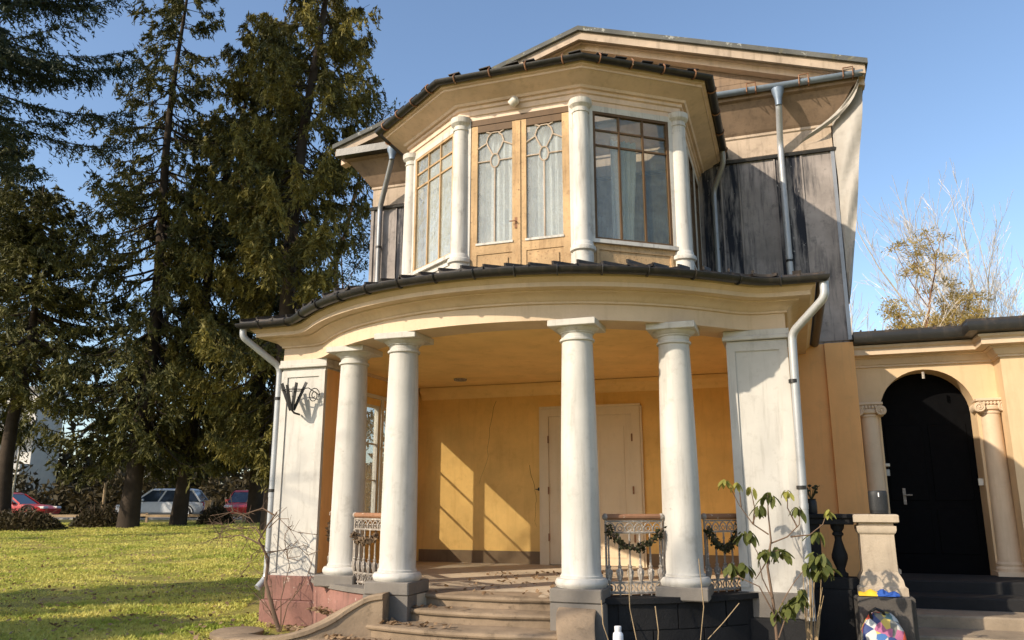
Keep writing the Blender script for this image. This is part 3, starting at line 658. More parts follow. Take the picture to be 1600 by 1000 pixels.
# french doors in the middle of the bay
a0, a1 = .115, FC.w - .115
for x0, x1 in ((a0 - .01, a0 + .04), (a1 - .04, a1 + .01)): part(FC.tr(MB().box(x0, x1, -.05, .03, 4.1, 6.80)), 'door_jamb', 'baywhite', smooth=0)
part(FC.tr(MB().box(a0 + .04, a1 - .04, -.05, .03, 6.715, 6.80)), 'door_head', 'brownbar', smooth=0)
mid = (a0 + a1) / 2
for x0, x1 in ((a0 + .045, mid - .004), (mid + .004, a1 - .045)):
    st = .095; z0, z1 = 4.25, 6.71; zg = 4.99; zt = 6.61
    lf = MB().box(x0, x0 + st, -.03, .02, z0, z1).box(x1 - st, x1, -.03, .02, z0, z1).box(x0 + st, x1 - st, -.03, .02, 4.83, zg).box(x0 + st, x1 - st, -.03, .008, z0, 4.83)
    L = part(FC.tr(lf), 'french_door', 'peel', smooth=0)
    part(FC.tr(MB().box(x0 + st, x1 - st, -.03, .021, zt, z1)), 'top_rail', 'brownbar', L, 0)
    xc = (x0 + x1) / 2; gw = (x1 - x0) / 2 - st
    part(FC.tr(MB().box(x0 + st + .06, x1 - st - .06, .008, .024, 4.36, 4.76)), 'door_panel', 'peel', L, 0)
    part(FC.tr(MB().box(x0 + st - .012, x1 - st + .012, .020, .034, zg - .03, zg + .0)), 'glazing_bead', 'baywhite', L, 0)
    zc = 6.17; orn = MB()
    T = lambda pts, r=.0125: orn.tube([(x, .004, z) for x, z in pts], r, 6)
    T([(xc + .062 * math.cos(t), zc + .10 * math.sin(t)) for t in [2 * PI * k / 16 for k in range(17)]])
    T([(xc, zc - .10), (xc, zg)]); T([(xc - .062, zc), (xc - gw, zc)]); T([(xc + .062, zc), (xc + gw, zc)])
    T([(xc - .03, zc + .088), (xc - .10, zc + .22), (xc - .125, zc + .29), (xc - .10, zc + .365), (xc - .045, zc + .42), (xc + .045, zc + .42), (xc + .10, zc + .365), (xc + .125, zc + .29), (xc + .10, zc + .22), (xc + .03, zc + .088)])
    T([(xc - .12, zc + .27), (xc - gw, zc + .20)]); T([(xc + .12, zc + .27), (xc + gw, zc + .20)])
    T([(xc - .06, zc + .41), (xc - .13, zt)]); T([(xc + .06, zc + .41), (xc + .13, zt)])
    part(FC.tr(orn), 'glazing_ornament', 'bare', L)
    part(FC.tr(MB().box(x0 + st - .005, x1 - st + .005, -.010, -.006, zg - .005, zt + .005)), 'pane', 'oldglass', L, 0)
    part(FC.tr(wavy(x0 + st, x1 - st, 4.8, 6.7, -.14, .025, 30, 0, int(x0 * 100))), 'curtain', 'curtain')
part(FC.tr(MB().box(mid - .06, mid - .02, .02, .035, 5.15, 5.30).tube([(mid - .04, .03, 5.24), (mid - .04, .07, 5.24), (mid - .12, .07, 5.24)], .009, 6)), 'door_handle', 'rustrail')
part(FC.tr(MB().box(mid - .022, mid + .022, .021, .034, 4.26, 6.70)), 'meeting_stile', 'peel', smooth=0)
# floodlight under the bay frieze
mb = MB().lathe(0, 0, [(.02, -.10), (.062, -.095), (.066, -.02), (.06, .0), (.045, .02), (.015, .03)], 14)
mt = Matrix.Translation((0.0, 9.40, 6.955)) @ Matrix.Rotation(R(62), 4, 'Y') @ Matrix.Rotation(R(20), 4, 'X')
mb.v = [tuple(mt @ Vector(p)) for p in mb.v]; mb.tube([(0.0, 9.47, 6.97), (0.0, 9.42, 6.965)], .03, 8)
hthing(mb, 'floodlight', 'winwhite', (0, 9.42, 6.95), 'small white round floodlight fixed under the bay eaves', 'light')

# ---- rain pipes
def pipe(pts, r, mat, brackets=(), label=None):
    P = [Vector(p) for p in pts]; out = [P[0]]
    for i in range(1, len(P) - 1):                       # rounded elbows
        a, b, c = P[i - 1], P[i], P[i + 1]; e = min(.09, (b - a).length * .4, (c - b).length * .4)
        p0 = b + (a - b).normalized() * e; p1 = b + (c - b).normalized() * e
        out += [p0.lerp(b, 0) if t == 0 else (p0 * (1 - t) ** 2 + b * 2 * t * (1 - t) + p1 * t * t) for t in (0, .25, .5, .75, 1)]
    out.append(P[-1])
    o = part(MB().tube(out, r, 12), 'rain_pipe', mat, label=label)
    for q in brackets:
        q = Vector(q); part(MB().tube([q - Vector((0, 0, .02)), q + Vector((0, 0, .02))], r * 1.18, 12).box(q.x - .012, q.x + .012, q.y + r * .6, q.y + r + .05, q.z - .015, q.z + .015), 'pipe_bracket', 'darkmetal', o)
    for i in range(1, len(P)):
        if (P[i] - P[i - 1]).length > .8:
            j = P[i - 1].lerp(P[i], .62 if P[i].z < P[i - 1].z else .4); d = (P[i] - P[i - 1]).normalized()
            part(MB().tube([j - d * .03, j + d * .03], r * 1.1, 12), 'pipe_joint', mat, o)
    return o
pipe([(3.665, 8.98, 3.95), (3.665, 8.98, 3.76), (3.30, 9.27, 3.44), (3.27, 9.27, .40)], .046, 'pipewhite', [(3.28, 9.27, 2.9), (3.275, 9.27, 1.75)])
pipe([(-3.845, 8.98, 3.95), (-3.845, 8.98, 3.82), (-3.50, 9.40, 3.44), (-3.50, 9.40, .62), (-3.54, 9.27, .50)], .046, 'pipewhite', [(-3.50, 9.40, 3.0), (-3.50, 9.40, 1.75)])
pipe([(2.50, 12.55, 7.2), (2.50, 12.6, 7.0), (2.31, 12.78, 6.62), (2.31, 12.80, 4.2)], .045, 'zinc', [(2.31, 12.80, 5.6)])
pipe([(3.42, 12.40, 8.1), (3.42, 12.42, 7.78), (3.40, 12.78, 7.28), (3.40, 12.80, 4.2)], .05, 'pipewhite', [(3.40, 12.80, 6.5), (3.40, 12.80, 5.3)])
pipe([(-3.45, 12.36, 8.1), (-3.47, 12.40, 7.85), (-3.90, 12.80, 7.1), (-3.90, 12.80, 4.2)], .05, 'zinc', [(-3.90, 12.80, 6.3)])
part(MB().lathe(3.42, 12.40, [(.05, 7.78), (.06, 7.9), (.09, 8.0), (.10, 8.06)], 12), 'pipe_hopper', 'bluezinc')
part(MB().lathe(-3.45, 12.36, [(.05, 7.84), (.06, 7.92), (.09, 8.0), (.10, 8.06)], 12), 'pipe_hopper', 'bluezinc')

# ---- side wing with the arched door
WD = 13.2
def arch_wall(u0, u1, z0, z1, uc, r, zs, d0, d1, n=20):
    m = MB(); m.box(u0, uc - r, d0, d1, z0, z1).box(uc + r, u1, d0, d1, z0, z1)
    pts = [(uc - r * math.cos(PI * i / n), zs + r * math.sin(PI * i / n)) for i in range(n + 1)]
    for d in (d0, d1): m.grid([[(u, d, z) for u, z in pts], [(u, d, z1) for u, z in pts]])
    m.grid([[(u, d0, z) for u, z in pts], [(u, d1, z) for u, z in pts]]); return m
wing = part(arch_wall(HW1 + .03, 6.10, .3, 3.96, 5.16, .64, 2.90, WD, WD + .42), 'wing_wall', 'wing')
part(MB().box(6.10, 9.0, WD - .42, WD + .4, .3, 3.96), 'wing_pier', 'wing', wing, 0)
part(MB().box(4.45, 5.90, WD + .44, WD + .50, .3, 3.7), 'wing_door', 'blackdoor', wing, 0)
for x0, x1 in ((4.60, 5.12), (5.20, 5.72)):
    for z0, z1 in ((.85, 1.5), (1.62, 2.75)): part(MB().box(x0, x1, WD + .425, WD + .439, z0, z1, .006), 'door_panel', 'blackdoor', wing, 0)
part(MB().box(4.76, 4.80, WD + .405, WD + .424, 1.56, 1.80).tube([(4.78, WD + .41, 1.70), (4.78, WD + .34, 1.70), (4.88, WD + .34, 1.70)], .011, 6), 'wing_door_handle', 'iron', wing)
part(MB().box(4.522, 4.60, WD + .20, WD + .22, 2.12, 2.165, .006), 'bell_plate', 'winwhite', wing, 0)
part(MB().box(4.535, 4.59, WD + .20, WD + .23, 1.98, 2.08, .004), 'intercom', 'zinc', wing, 0)
part(MB().box(5.735, 5.80, WD + .1, WD + .14, 1.83, 1.93, .006), 'switch_box', 'winwhite', wing, 0)
part(MB().tube([(5.16, WD - .01, 3.50), (5.16, WD - .01, 3.40)], .02, 8), 'lamp_hook', 'iron', wing)
for sgn, eu in ((1, 4.36), (1, 5.97)):
    u, d = eu, WD - .02
    pr = [(.18, .66), (.185, .70), (.165, .73), (.175, .76), (.15, .79)] + [(.148 - .022 * t / 8, .82 + (2.84 - .82) * t / 8) for t in range(9)] + [(.14, 2.845), (.14, 2.87), (.128, 2.88)]
    ic = part(MB().box(u - .2, u + .2, d - .2, d + .2, .3, .66).lathe(u, d, pr, 24), 'ionic_column', 'cream', wing, 30)
    cp = MB().lathe(u, d, [(.13, 2.88), (.16, 2.90), (.165, 2.94), (.15, 2.96)], 20).box(u - .19, u + .19, d - .15, d + .17, 3.02, 3.06, .006).box(u - .17, u + .17, d - .12, d + .12, 2.955, 3.021)
    for s in (-1, 1):                                     # volutes with their spirals
        c = Vector((u + s * .155, 0, 2.93))
        for k in range(15):
            t = 2 * PI * k / 14
        cp.grid([[(c.x + rr_ * math.cos(2 * PI * k / 16), y, c.z + rr_ * math.sin(2 * PI * k / 16)) for k in range(16)] for rr_, y in ((.002, d - .165), (.07, d - .165), (.078, d - .15), (.06, d), (.078, d + .15))], True)
        sp = [(c.x + s * (.072 - .062 * k / 26) * math.cos(PI / 2 + k * .52), d - .168, c.z + (.072 - .062 * k / 26) * math.sin(PI / 2 + k * .52)) for k in range(27)]
        cp.tube(sp, .0095, 5); cp.ball((c.x, d - .17, c.z), .016, seg=8, rings=5)
    for k in range(-2, 3): cp.ball((u + k * .045, d - .155, 2.985), .018, .02, .028, 6, 5)
    part(cp, 'ionic_capital', 'cream', ic, 35)
wp = [(HW1 + .03, WD), (6.10, WD), (6.10, WD - .42), (9.0, WD - .42)]
def wingoff(o): return [(HW1 + .035, WD - o), (6.10 - o, WD - o), (6.10 - o, WD - .42 - o), (9.0, WD - .42 - o)]
def wsweep(prof): return MB().grid([[(u, d, z) for u, d in wingoff(o)] for o, z in prof])
part(wsweep([(.0, 3.60), (.03, 3.605), (.03, 3.63), (.05, 3.64), (.10, 3.72), (.14, 3.735), (.14, 3.75), (.26, 3.76), (.26, 3.84), (.30, 3.87), (.30, 3.90), (.0, 3.93)]), 'wing_cornice', 'cream', wing, 25)
g = wsweep([(.28, 3.905), (.42, 3.93), (.45, 4.0), (.44, 4.06), (.30, 4.05)]); part(g, 'wing_gutter', 'darkmetal', wing)
part(MB().prism([(HW1 + .04, WD - .40), (5.66, WD - .40), (5.66, WD - .83), (9, WD - .83), (9, 19), (HW1 + .04, 19)], 4.04, 4.10), 'wing_roof', 'roofsheet', wing, 0)
rng = random.Random(9)
for i in range(8):
    u = HW1 + .15 + i * .20; part(MB().bar((u, WD - .40, 4.10 + rng.uniform(0, .02)), (u, WD + .4, 4.14), .02, .03), 'roof_seam', 'roofsheet', wing, 0)

# ------------------------------------------------------------------ tarpaulin over the right flank of the roof
def tarp():
    """sheet hung from the roof corner: a narrow front fold at the wall corner, then back along the flank"""
    rows = []
    n = 30
    for j in range(n + 1):
        t = j / n; z = 8.30 - t * 3.75; out = .52 * (1 - t) ** .85 + .03
        row = []
        for i in range(8):                       # front fold
            s = i / 7; row.append((HW1 + .035 + (out - .035) * s + .012 * math.sin(t * 17 + s * 4) * (1 - t), 12.86 - .30 * (1 - t) ** 2 * s ** .7 - .03 * math.sin(PI * s) + .025 * math.sin(t * 23 + s * 7), z - .10 * (1 - s) * (t < .02)))
        for i in range(1, 15):                   # flank
            s = i / 14; row.append((HW1 + out + .05 * math.sin(s * 11 + t * 5) * s, 12.86 - .30 * (1 - t) ** 2 + s * 5.5, z + .05 * math.sin(s * 9)))
        rows.append(row)
    mb = MB().grid(rows)
    sw = []
    for j in range(13):                          # gathered swag drawn back to the wall
        t = j / 12
        a = Vector((4.66 - .10 * t, 12.42 + .3 * t, 8.30 - .45 * t)); b = Vector((4.64 - .95 * t * t, 12.42 + .40 * t, 8.22 - .95 * t ** .7))
        sw.append([a.lerp(b, w / 6) + Vector((0, -.05 * math.sin(PI * w / 6) - .03 * math.sin(w * 2.2 + t * 4), 0)) for w in range(7)])
    mb.grid(sw); return mb
M['tarp'] = plaster('tarpaulin', (0.36, 0.33, 0.29), 0.15, 0.55, dirt=(0.18, 0.16, 0.14), dirt_amt=0.4, bump=0.5, fine=6)
t_ = hthing(tarp(), 'tarpaulin', 'tarp', (4.6, 12.9, 5.2), 'pale grey tarpaulin hanging down the right flank from the roof corner', 'tarpaulin')

# ------------------------------------------------------------------ entrance steps
steps = hroot('entrance_steps', 0, 8.0, 0, 'worn curved stone steps with snaking side walls leading up to porch', 'steps')
def arc_step(r, z0, z1, ul, ur, rin):
    n = 30; a0, a1 = math.asin(ul / r), math.asin(ur / r)
    rg = random.Random(int(r * 100)); rows = []
    for i in range(n + 1):
        a = a0 + (a1 - a0) * i / n; w = .012 * mnoise.noise(Vector((a * 9, r, 0))) + .006 * mnoise.noise(Vector((a * 31, r, 2)))
        h = .007 * mnoise.noise(Vector((a * 7, r, 5)))
        sec = [(rin, z0), (r - .03, z0), (r - .03, z1 - .05), (r + w, z1 - .048), (r + .008 + w, z1 - .03), (r + w, z1 - .008 + h), (r - .03, z1 + h), (rin, z1 + h)]
        rows.append([(q * math.sin(a), 11.5 - q * math.cos(a), z) for q, z in sec])
    return MB().grid(rows, True, True)
for r, z1, ul, ur, rin in ((3.10, .613, -.86, .80, 2.6), (3.40, .485, -1.30, .92, 2.9), (3.82, .355, -1.58, 1.02, 3.2), (4.24, .225, -1.72, 1.25, 3.6), (4.66, .10, -1.85, 1.6, 4.0)):
    part(arc_step(r, -.2, z1, ul, ur, rin), 'step', 'step', steps, 35)
def cheek(path):
    rows = []; n = 26; P = [Vector(p[:3]) for p in path]; W = [p[3] for p in path]
    def cat(i, t):
        p0, p1, p2, p3 = (P[max(0, min(len(P) - 1, i + k))] for k in (-1, 0, 1, 2))
        return .5 * ((2 * p1) + (p2 - p0) * t + (2 * p0 - 5 * p1 + 4 * p2 - p3) * t * t + (-p0 + 3 * p1 - 3 * p2 + p3) * t ** 3)
    pts = []; ws = []
    for i in range(len(P) - 1):
        for k in range(8): pts.append(cat(i, k / 8)); ws.append(W[i] + (W[i + 1] - W[i]) * k / 8)
    pts.append(P[-1]); ws.append(W[-1])
    for i, p in enumerate(pts):
        t = (pts[min(i + 1, len(pts) - 1)] - pts[max(i - 1, 0)]); t.z = 0; t.normalize(); s = Vector((t.y, -t.x, 0)); w = ws[i]
        rows.append([tuple(p + s * x + Vector((0, 0, dz))) if dz > -1 else (p.x + s.x * x, p.y + s.y * x, -.3) for x, dz in ((-w + .02, -2), (-w + .02, -.06), (-w, -.05), (-w, -.01), (-w + .015, 0), (w - .015, 0), (w, -.01), (w, -.05), (w - .02, -.06), (w - .02, -2))])
    return MB().grid(rows, True, True)
part(cheek([(-1.0, 8.04, .655, .17), (-1.20, 8.0, .615, .18), (-1.43, 7.91, .49, .18), (-1.65, 7.78, .355, .175), (-1.90, 7.68, .26, .17), (-2.22, 7.70, .20, .17), (-2.62, 7.86, .155, .17), (-3.02, 8.06, .135, .17), (-3.22, 8.24, .13, .15)]), 'side_wall', 'step', steps, 40)
part(MB().lathe(-3.06, 8.30, [(.28, -.2), (.28, .10), (.29, .11), (.29, .135), (.26, .145), (.05, .15)], 28), 'end_scroll', 'step', steps, 35)
part(cheek([(1.07, 8.22, .60, .20), (1.09, 7.98, .545, .19), (1.14, 7.78, .41, .18), (1.22, 7.58, .27, .17), (1.36, 7.36, .18, .17), (1.62, 7.15, .14, .17)]), 'side_wall', 'step', steps, 40)

# ------------------------------------------------------------------ balustrade beside the wing steps
bal = hroot('balustrade', 3.7, 10.0, 0.0, 'short dark stone balustrade ending in a pale stone pedestal', 'balustrade')
part(MB().box(3.26, 3.80, 9.90, 10.14, 1.35, 1.42, .008).box(3.26, 3.80, 9.87, 10.17, 1.42, 1.465, .008), 'top_rail', 'darkstone', bal, 0)
part(MB().box(3.26, 3.80, 9.88, 10.16, .66, .78, .008).box(3.26, 3.80, 9.86, 10.2, -.2, .66), 'base_wall', 'darkstone', bal, 0)
part(MB().box(3.26, 3.44, 9.93, 10.11, .78, 1.35), 'end_post', 'darkstone', bal, 0)
for u in (3.63,):
    pr = [(.075, .78), (.075, .82), (.05, .84), (.045, .87), (.065, .92), (.085, .98), (.085, 1.02), (.06, 1.10), (.038, 1.18), (.04, 1.22), (.06, 1.235), (.06, 1.255), (.045, 1.27), (.07, 1.31), (.075, 1.35)]
    part(MB().lathe(u, 10.02, pr, 18), 'baluster', 'darkstone', bal)
ped = MB(); c = (4.02, 10.02)
def sq(mb, prof):
    rows = [[(c[0] - h, c[1] - h, z), (c[0] + h, c[1] - h, z), (c[0] + h, c[1] + h, z), (c[0] - h, c[1] + h, z)] for h, z in prof]; return mb.grid(rows, True, True)
pd = part(sq(MB(), [(.25, .62), (.25, .70), (.225, .72), (.215, .78), (.205, .80), (.19, .83), (.175, .86), (.172, 1.25), (.19, 1.27), (.20, 1.30), (.20, 1.34), (.175, 1.345), (.175, 1.375)]), 'pedestal', 'sandstone', bal, 20)
part(sq(MB(), [(.215, 1.375), (.23, 1.385), (.23, 1.455), (.22, 1.465)]), 'pedestal_cap', 'sandstone', pd, 20)
part(sq(MB(), [(.30, -.2), (.30, .60), (.28, .62)]), 'pedestal_block', 'midstone', bal, 20)

# steps and landing in front of the wing
ws = hroot('wing_steps', 5.6, 11.5, 0, 'low worn stone steps in front of the arched door', 'steps')
for d0, z1, m_ in ((12.1, .60, 'darkstone'), (11.6, .45, 'darkstone'), (11.0, .30, 'wingstep_lit'), (10.3, .16, 'wingstep_lit')):  # upper two coloured dark for shade, lower two pale for sun
    part(MB().box(4.34, 9.0, d0, WD, -.2, z1, .02) if z1 > .5 else MB().box(4.34, 9.0, d0, d0 + .95, -.2, z1, .02), 'step', m_, ws, 0)

# ------------------------------------------------------------------ small things
sp = hroot('speaker', 4.08, 10.0, 1.465, 'black portable speaker standing on the pale stone pedestal', 'speaker')
def oval(h, rx, ry, z, n=24): return [(4.08 + rx * math.copysign(abs(math.cos(t)) ** .8, math.cos(t)), 10.0 + ry * math.copysign(abs(math.sin(t)) ** .8, math.sin(t)), z) for t in [2 * PI * i / n for i in range(n)]]
M['spk'] = simple('speaker_mesh', (.02, .021, .023), .55, 0, .3, 60, bump=.3)
part(MB().grid([oval(0, r, r * .85, z) for r, z in ((.085, 1.468), (.094, 1.475), (.096, 1.51))], True, True), 'base', 'black', sp)
part(MB().grid([oval(0, r, r * .85, z) for r, z in ((.097, 1.511), (.099, 1.56), (.100, 1.66), (.098, 1.71), (.09, 1.722), (.02, 1.724))], True, True), 'grille', 'spk', sp)
M['mark'] = simple('white_print', (.75, .75, .75), .5)
part(MB().box(4.076, 4.088, 9.912, 9.9165, 1.655, 1.70), 'mark', 'mark', sp, 0)

jar = hroot('flower_jar', 3.38, 10.0, 1.465, 'dark glass jar with a small plant on the balustrade rail', 'jar')
part(MB().lathe(3.38, 10.0, [(.05, 1.466), (.055, 1.48), (.055, 1.60), (.045, 1.62), (.05, 1.635)], 14), 'glass', 'black', jar)
mb = MB(); rg = random.Random(2)
for i in range(9):
    t = rg.uniform(0, 6.28); e = Vector((3.38 + .06 * math.cos(t), 10 + .06 * math.sin(t), 1.70 + rg.uniform(0, .08))); mb.tube([(3.38, 10, 1.62), e], .004, 4); mb.ball(e, .022, .022, .016, 6, 4)
mb.tube([(3.38, 10, 1.62), (3.44, 9.98, 1.74), (3.46, 9.97, 1.77), (3.48, 9.97, 1.78)], .004, 4)
part(mb, 'plant', 'garland', jar)

# water bottle below the right side wall of the steps
M['steel'] = simple('white_steel', (.72, .72, .74), .35, .1, .05)
bt = hroot('water_bottle', 1.58, 7.62, .06, 'white metal water bottle standing beside the right side wall of the steps', 'bottle')
part(MB().lathe(1.58, 7.62, [(.045, .18), (.048, .19), (.048, .41), (.044, .43), (.030, .445), (.030, .452)], 20), 'body', 'steel', bt)
part(MB().lathe(1.58, 7.62, [(.031, .453), (.032, .456), (.032, .488), (.029, .492)], 20), 'cap', 'steel', bt)
hthing(MB().box(1.44, 1.78, 7.48, 7.80, -.1, .178, .03), 'stone_block', 'darkstone', (1.6, 7.62, 0), 'rough stone block on the ground carrying the white bottle', 'stone')

# patterned bag and the yellow and blue cloth at the foot of the pedestal
def patch_mat():
    m, nt, b = new_mat('patchwork_print'); co = coords(nt)
    v = N(nt, 'ShaderNodeTexVoronoi', Scale=13.0); nt.links.new(co, v.inputs['Vector'])
    sp_ = nt.nodes.new('ShaderNodeSeparateColor'); nt.links.new(v.outputs['Color'], sp_.inputs[0])
    r = nt.nodes.new('ShaderNodeValToRGB'); r.color_ramp.interpolation = 'CONSTANT'; e = r.color_ramp.elements
    cols = [(.03, .05, .16), (.45, .43, .40), (.16, .16, .14), (.62, .10, .05), (.55, .42, .10), (.5, .5, .47), (.05, .14, .34), (.40, .12, .22), (.12, .2, .18)]
    while len(e) < len(cols): e.new(.5)
    for i, c_ in enumerate(cols): e[i].position = i / len(cols); e[i].color = (*c_, 1)
    nt.links.new(sp_.outputs[0], r.inputs[0]); nt.links.new(r.outputs[0], b.inputs['Base Color']); b.inputs['Roughness'].default_value = .7; return m
M['patch'] = patch_mat()
bag = hroot('bag', 3.95, 9.42, .06, 'patterned multicoloured bag leaning at the foot of the pedestal', 'bag')
rows = []
for j in range(15):
    t = j / 14; z = .05 + .42 * t; w = .205 * (1 - max(0, t - .55) ** 2 * 2.6) * (0.9 + .1 * math.sin(t * 3)); dp = .13 * (1 - .55 * t * t)
    rows.append([(3.95 + w * math.copysign(abs(math.cos(a)) ** .6, math.cos(a)) + .012 * math.sin(a * 5 + t * 7), 9.42 + .05 * t + dp * math.copysign(abs(math.sin(a)) ** .7, math.sin(a)) + .015 * math.sin(a * 3 + t * 9), z + (.02 * math.sin(a * 2) if j > 11 else 0)) for a in [2 * PI * i / 28 for i in range(28)]])
part(MB().grid(rows, True, True), 'body', 'patch', bag, 60)
part(MB().tube([(3.86, 9.42, .42), (3.84, 9.40, .49), (3.90, 9.39, .53), (3.97, 9.41, .50), (3.99, 9.44, .43)], .016, 8), 'handle', 'black', bag)
def cloth_mat():
    m, nt, b = new_mat('yellow_blue_cloth'); tc = nt.nodes.new('ShaderNodeTexCoord'); sx = nt.nodes.new('ShaderNodeSeparateXYZ'); nt.links.new(tc.outputs['Object'], sx.inputs[0])
    n1 = N(nt, 'ShaderNodeTexNoise', Scale=12.0); nt.links.new(tc.outputs['Object'], n1.inputs['Vector'])
    ma = N(nt, 'ShaderNodeMath', operation='MULTIPLY_ADD'); nt.links.new(n1.outputs[0], ma.inputs[0]); ma.inputs[1].default_value = .12; nt.links.new(sx.outputs[0], ma.inputs[2])
    c_ = ramp(nt, ma.outputs[0], [(.035, (.72, .46, .03)), (.045, (.02, .08, .34))]); nt.links.new(c_, b.inputs['Base Color']); b.inputs['Roughness'].default_value = .8; return m
M['ybcloth'] = cloth_mat()
rows = []
for j in range(9):
    t = j / 8; rows.append([(3.77 + .40 * s / 16, 9.74 + .16 * (t - .5), .622 + .055 * math.sin(PI * t) * (.55 + .45 * math.sin(PI * s / 16)) * (1 + .3 * math.sin(s * 1.3 + t * 3)) + .002) for s in range(17)])
mb = MB().grid(rows); hthing(mb, 'cloth', 'ybcloth', (3.97, 9.74, .62), 'crumpled yellow and blue cloth lying on the block under the pedestal', 'cloth', smooth=60)
part(MB().box(3.75, 4.27, 9.60, 9.72, -.2, .615, .01), 'front_ledge', 'midstone', bal, 0)

# wrought iron wall basket on the left pier
wb = hroot('wall_basket', -3.12, 9.2, 2.8, 'black iron fan shaped wall basket on the left corner pier', 'basket')
b0 = Vector((-3.10, 9.16, 2.80))
for x, y, z in ((-.20, .02, .34), (-.13, -.08, .36), (-.02, -.12, .33), (.10, -.08, .36), (.20, .0, .37), (-.05, .08, .33)):
    part(MB().bar(b0 + Vector((x * .12, y * .2, 0)), b0 + Vector((x, y, z)), .042, .010, up=(0, -1, 0)), 'slat', 'black', wb, 0)
ring = [b0 + Vector((.16 * math.cos(t), .10 * math.sin(t) - .01, .27)) for t in [2 * PI * k / 18 for k in range(19)]]
part(MB().tube(ring, .008, 5), 'ring', 'black', wb)
part(MB().tube([b0 + Vector((.0, .18, -.04)), b0 + Vector((0, .05, -.03)), b0], .014, 6), 'wall_arm', 'black', wb)
scr = [b0 + Vector((.26 + (.09 - .075 * k / 24) * math.cos(k * .5), .10, .20 + (.11 - .09 * k / 24) * math.sin(k * .5))) for k in range(25)]
part(MB().tube(scr, .007, 5).tube([scr[0], b0 + Vector((.2, .05, .3)), b0 + Vector((.1, .02, .28))], .007, 5), 'scroll', 'black', wb)

# ------------------------------------------------------------------ ground
def lawn_mat():
    m, nt, b = new_mat('lawn_soil'); co = coords(nt)
    n1 = N(nt, 'ShaderNodeTexNoise', Scale=.6, Detail=8.0, Roughness=.7); nt.links.new(co, n1.inputs['Vector'])
    c = ramp(nt, n1.outputs[0], [(.35, (.20, .20, .045)), (.55, (.32, .27, .075)), (.75, (.40, .31, .13))])
    n2 = N(nt, 'ShaderNodeTexNoise', Scale=14, Detail=6.0, Roughness=.7); nt.links.new(co, n2.inputs['Vector'])
    c = mixc(nt, ramp(nt, n2.outputs[0], [(.45, grey(0)), (.75, grey(.7))]), c, (.17, .115, .06))
    nt.links.new(c, b.inputs['Base Color']); b.inputs['Roughness'].default_value = .95; b.inputs['Specular IOR Level'].default_value = .1
    bp = N(nt, 'ShaderNodeBump', Strength=.7, Distance=.04); nt.links.new(n2.outputs[0], bp.inputs['Height']); nt.links.new(bp.outputs[0], b.inputs['Normal'])
    return m
M['lawn'] = lawn_mat()
M['soil'] = plaster('dark_soil', (.075, .055, .04), .4, .95, dirt=(.03, .025, .02), dirt_amt=.7, streak=False, bump=.7, spec=.1)
M['asphalt'] = plaster('asphalt', (.16, .155, .15), .2, .9, dirt_amt=.2, streak=False, bump=.2, spec=.2)
xs = [-1500, -600, -250, -120] + [-80 + 4 * i for i in range(41)] + [120, 250, 600, 1500]
ys = [-300, -100, -30] + [-10 + 2.0 * i for i in range(41)] + [90, 120, 200, 500, 1500, 2500]
mb = MB().grid([[(x, y, ground_z(x, y) + (.04 * mnoise.noise(Vector((x * .2, y * .2, 0))) if abs(x) < 90 and 10 < y < 80 else 0)) for x in xs] for y in ys])
tag(mb.build('lawn_ground', 'lawn', None, 60), kind='structure')
# bare bed in front of the house
bed = []
for i in range(21):
    u = -1.9 + 6.1 * i / 20; bed.append([place(u, 6.6 + .3 * math.sin(i), .0), place(u, 11.2, .0)])
rows = [[(p.x, p.y, ground_z(p.x, p.y) + .012) for p in r] for r in bed]
tag(MB().grid(rows).build('flower_bed_soil', 'soil', None, 60), kind='structure')
tag(MB().grid([[(x, y, .718 + .004 * math.sin(x)) for x in (-300, -100, -50, -20, 0, 40, 300)] for y in (42.0, 44.5, 47, 50)]).build('road', 'asphalt', None, 0), kind='structure')
M['kerb'] = plaster('kerb_stone', (.34, .33, .31), .2, .9, dirt_amt=.3, bump=.3)
for x in range(0, 26):
    x0 = -46 + x * 1.8
    o = MB().box(x0, x0 + 1.78, 41.8, 42.0, .55, .80, .02).build('kerb_stone', 'kerb', bpy.data.objects['road'], 0)

# ------------------------------------------------------------------ leaf card engine
def cards(name, mat, C, A, B, parent=None, o=(0, 0, 0)):
    """kite shaped leaf faces: centres C, half axis A (long), half axis B (wide), each (n,3)"""
    n = len(C); o = np.array(o, dtype=float)
    V = np.empty((n, 4, 3)); V[:, 0] = C - A; V[:, 1] = C + B + A * .1; V[:, 2] = C + A; V[:, 3] = C - B + A * .1
    V = (V - o).reshape(-1, 3)
    me = bpy.data.meshes.new(name); me.vertices.add(4 * n); me.vertices.foreach_set('co', V.ravel().astype(np.float32))
    me.loops.add(4 * n); me.loops.foreach_set('vertex_index', np.arange(4 * n, dtype=np.int32))
    me.polygons.add(n); me.polygons.foreach_set('loop_start', np.arange(0, 4 * n, 4, dtype=np.int32))
    me.update(calc_edges=True); me.materials.append(M[mat])
    ob = bpy.data.objects.new(name, me); COL.objects.link(ob)
    if parent is not None: ob.parent = parent
    return ob
def unit(a): return a / np.maximum(np.linalg.norm(a, axis=-1, keepdims=True), 1e-9)

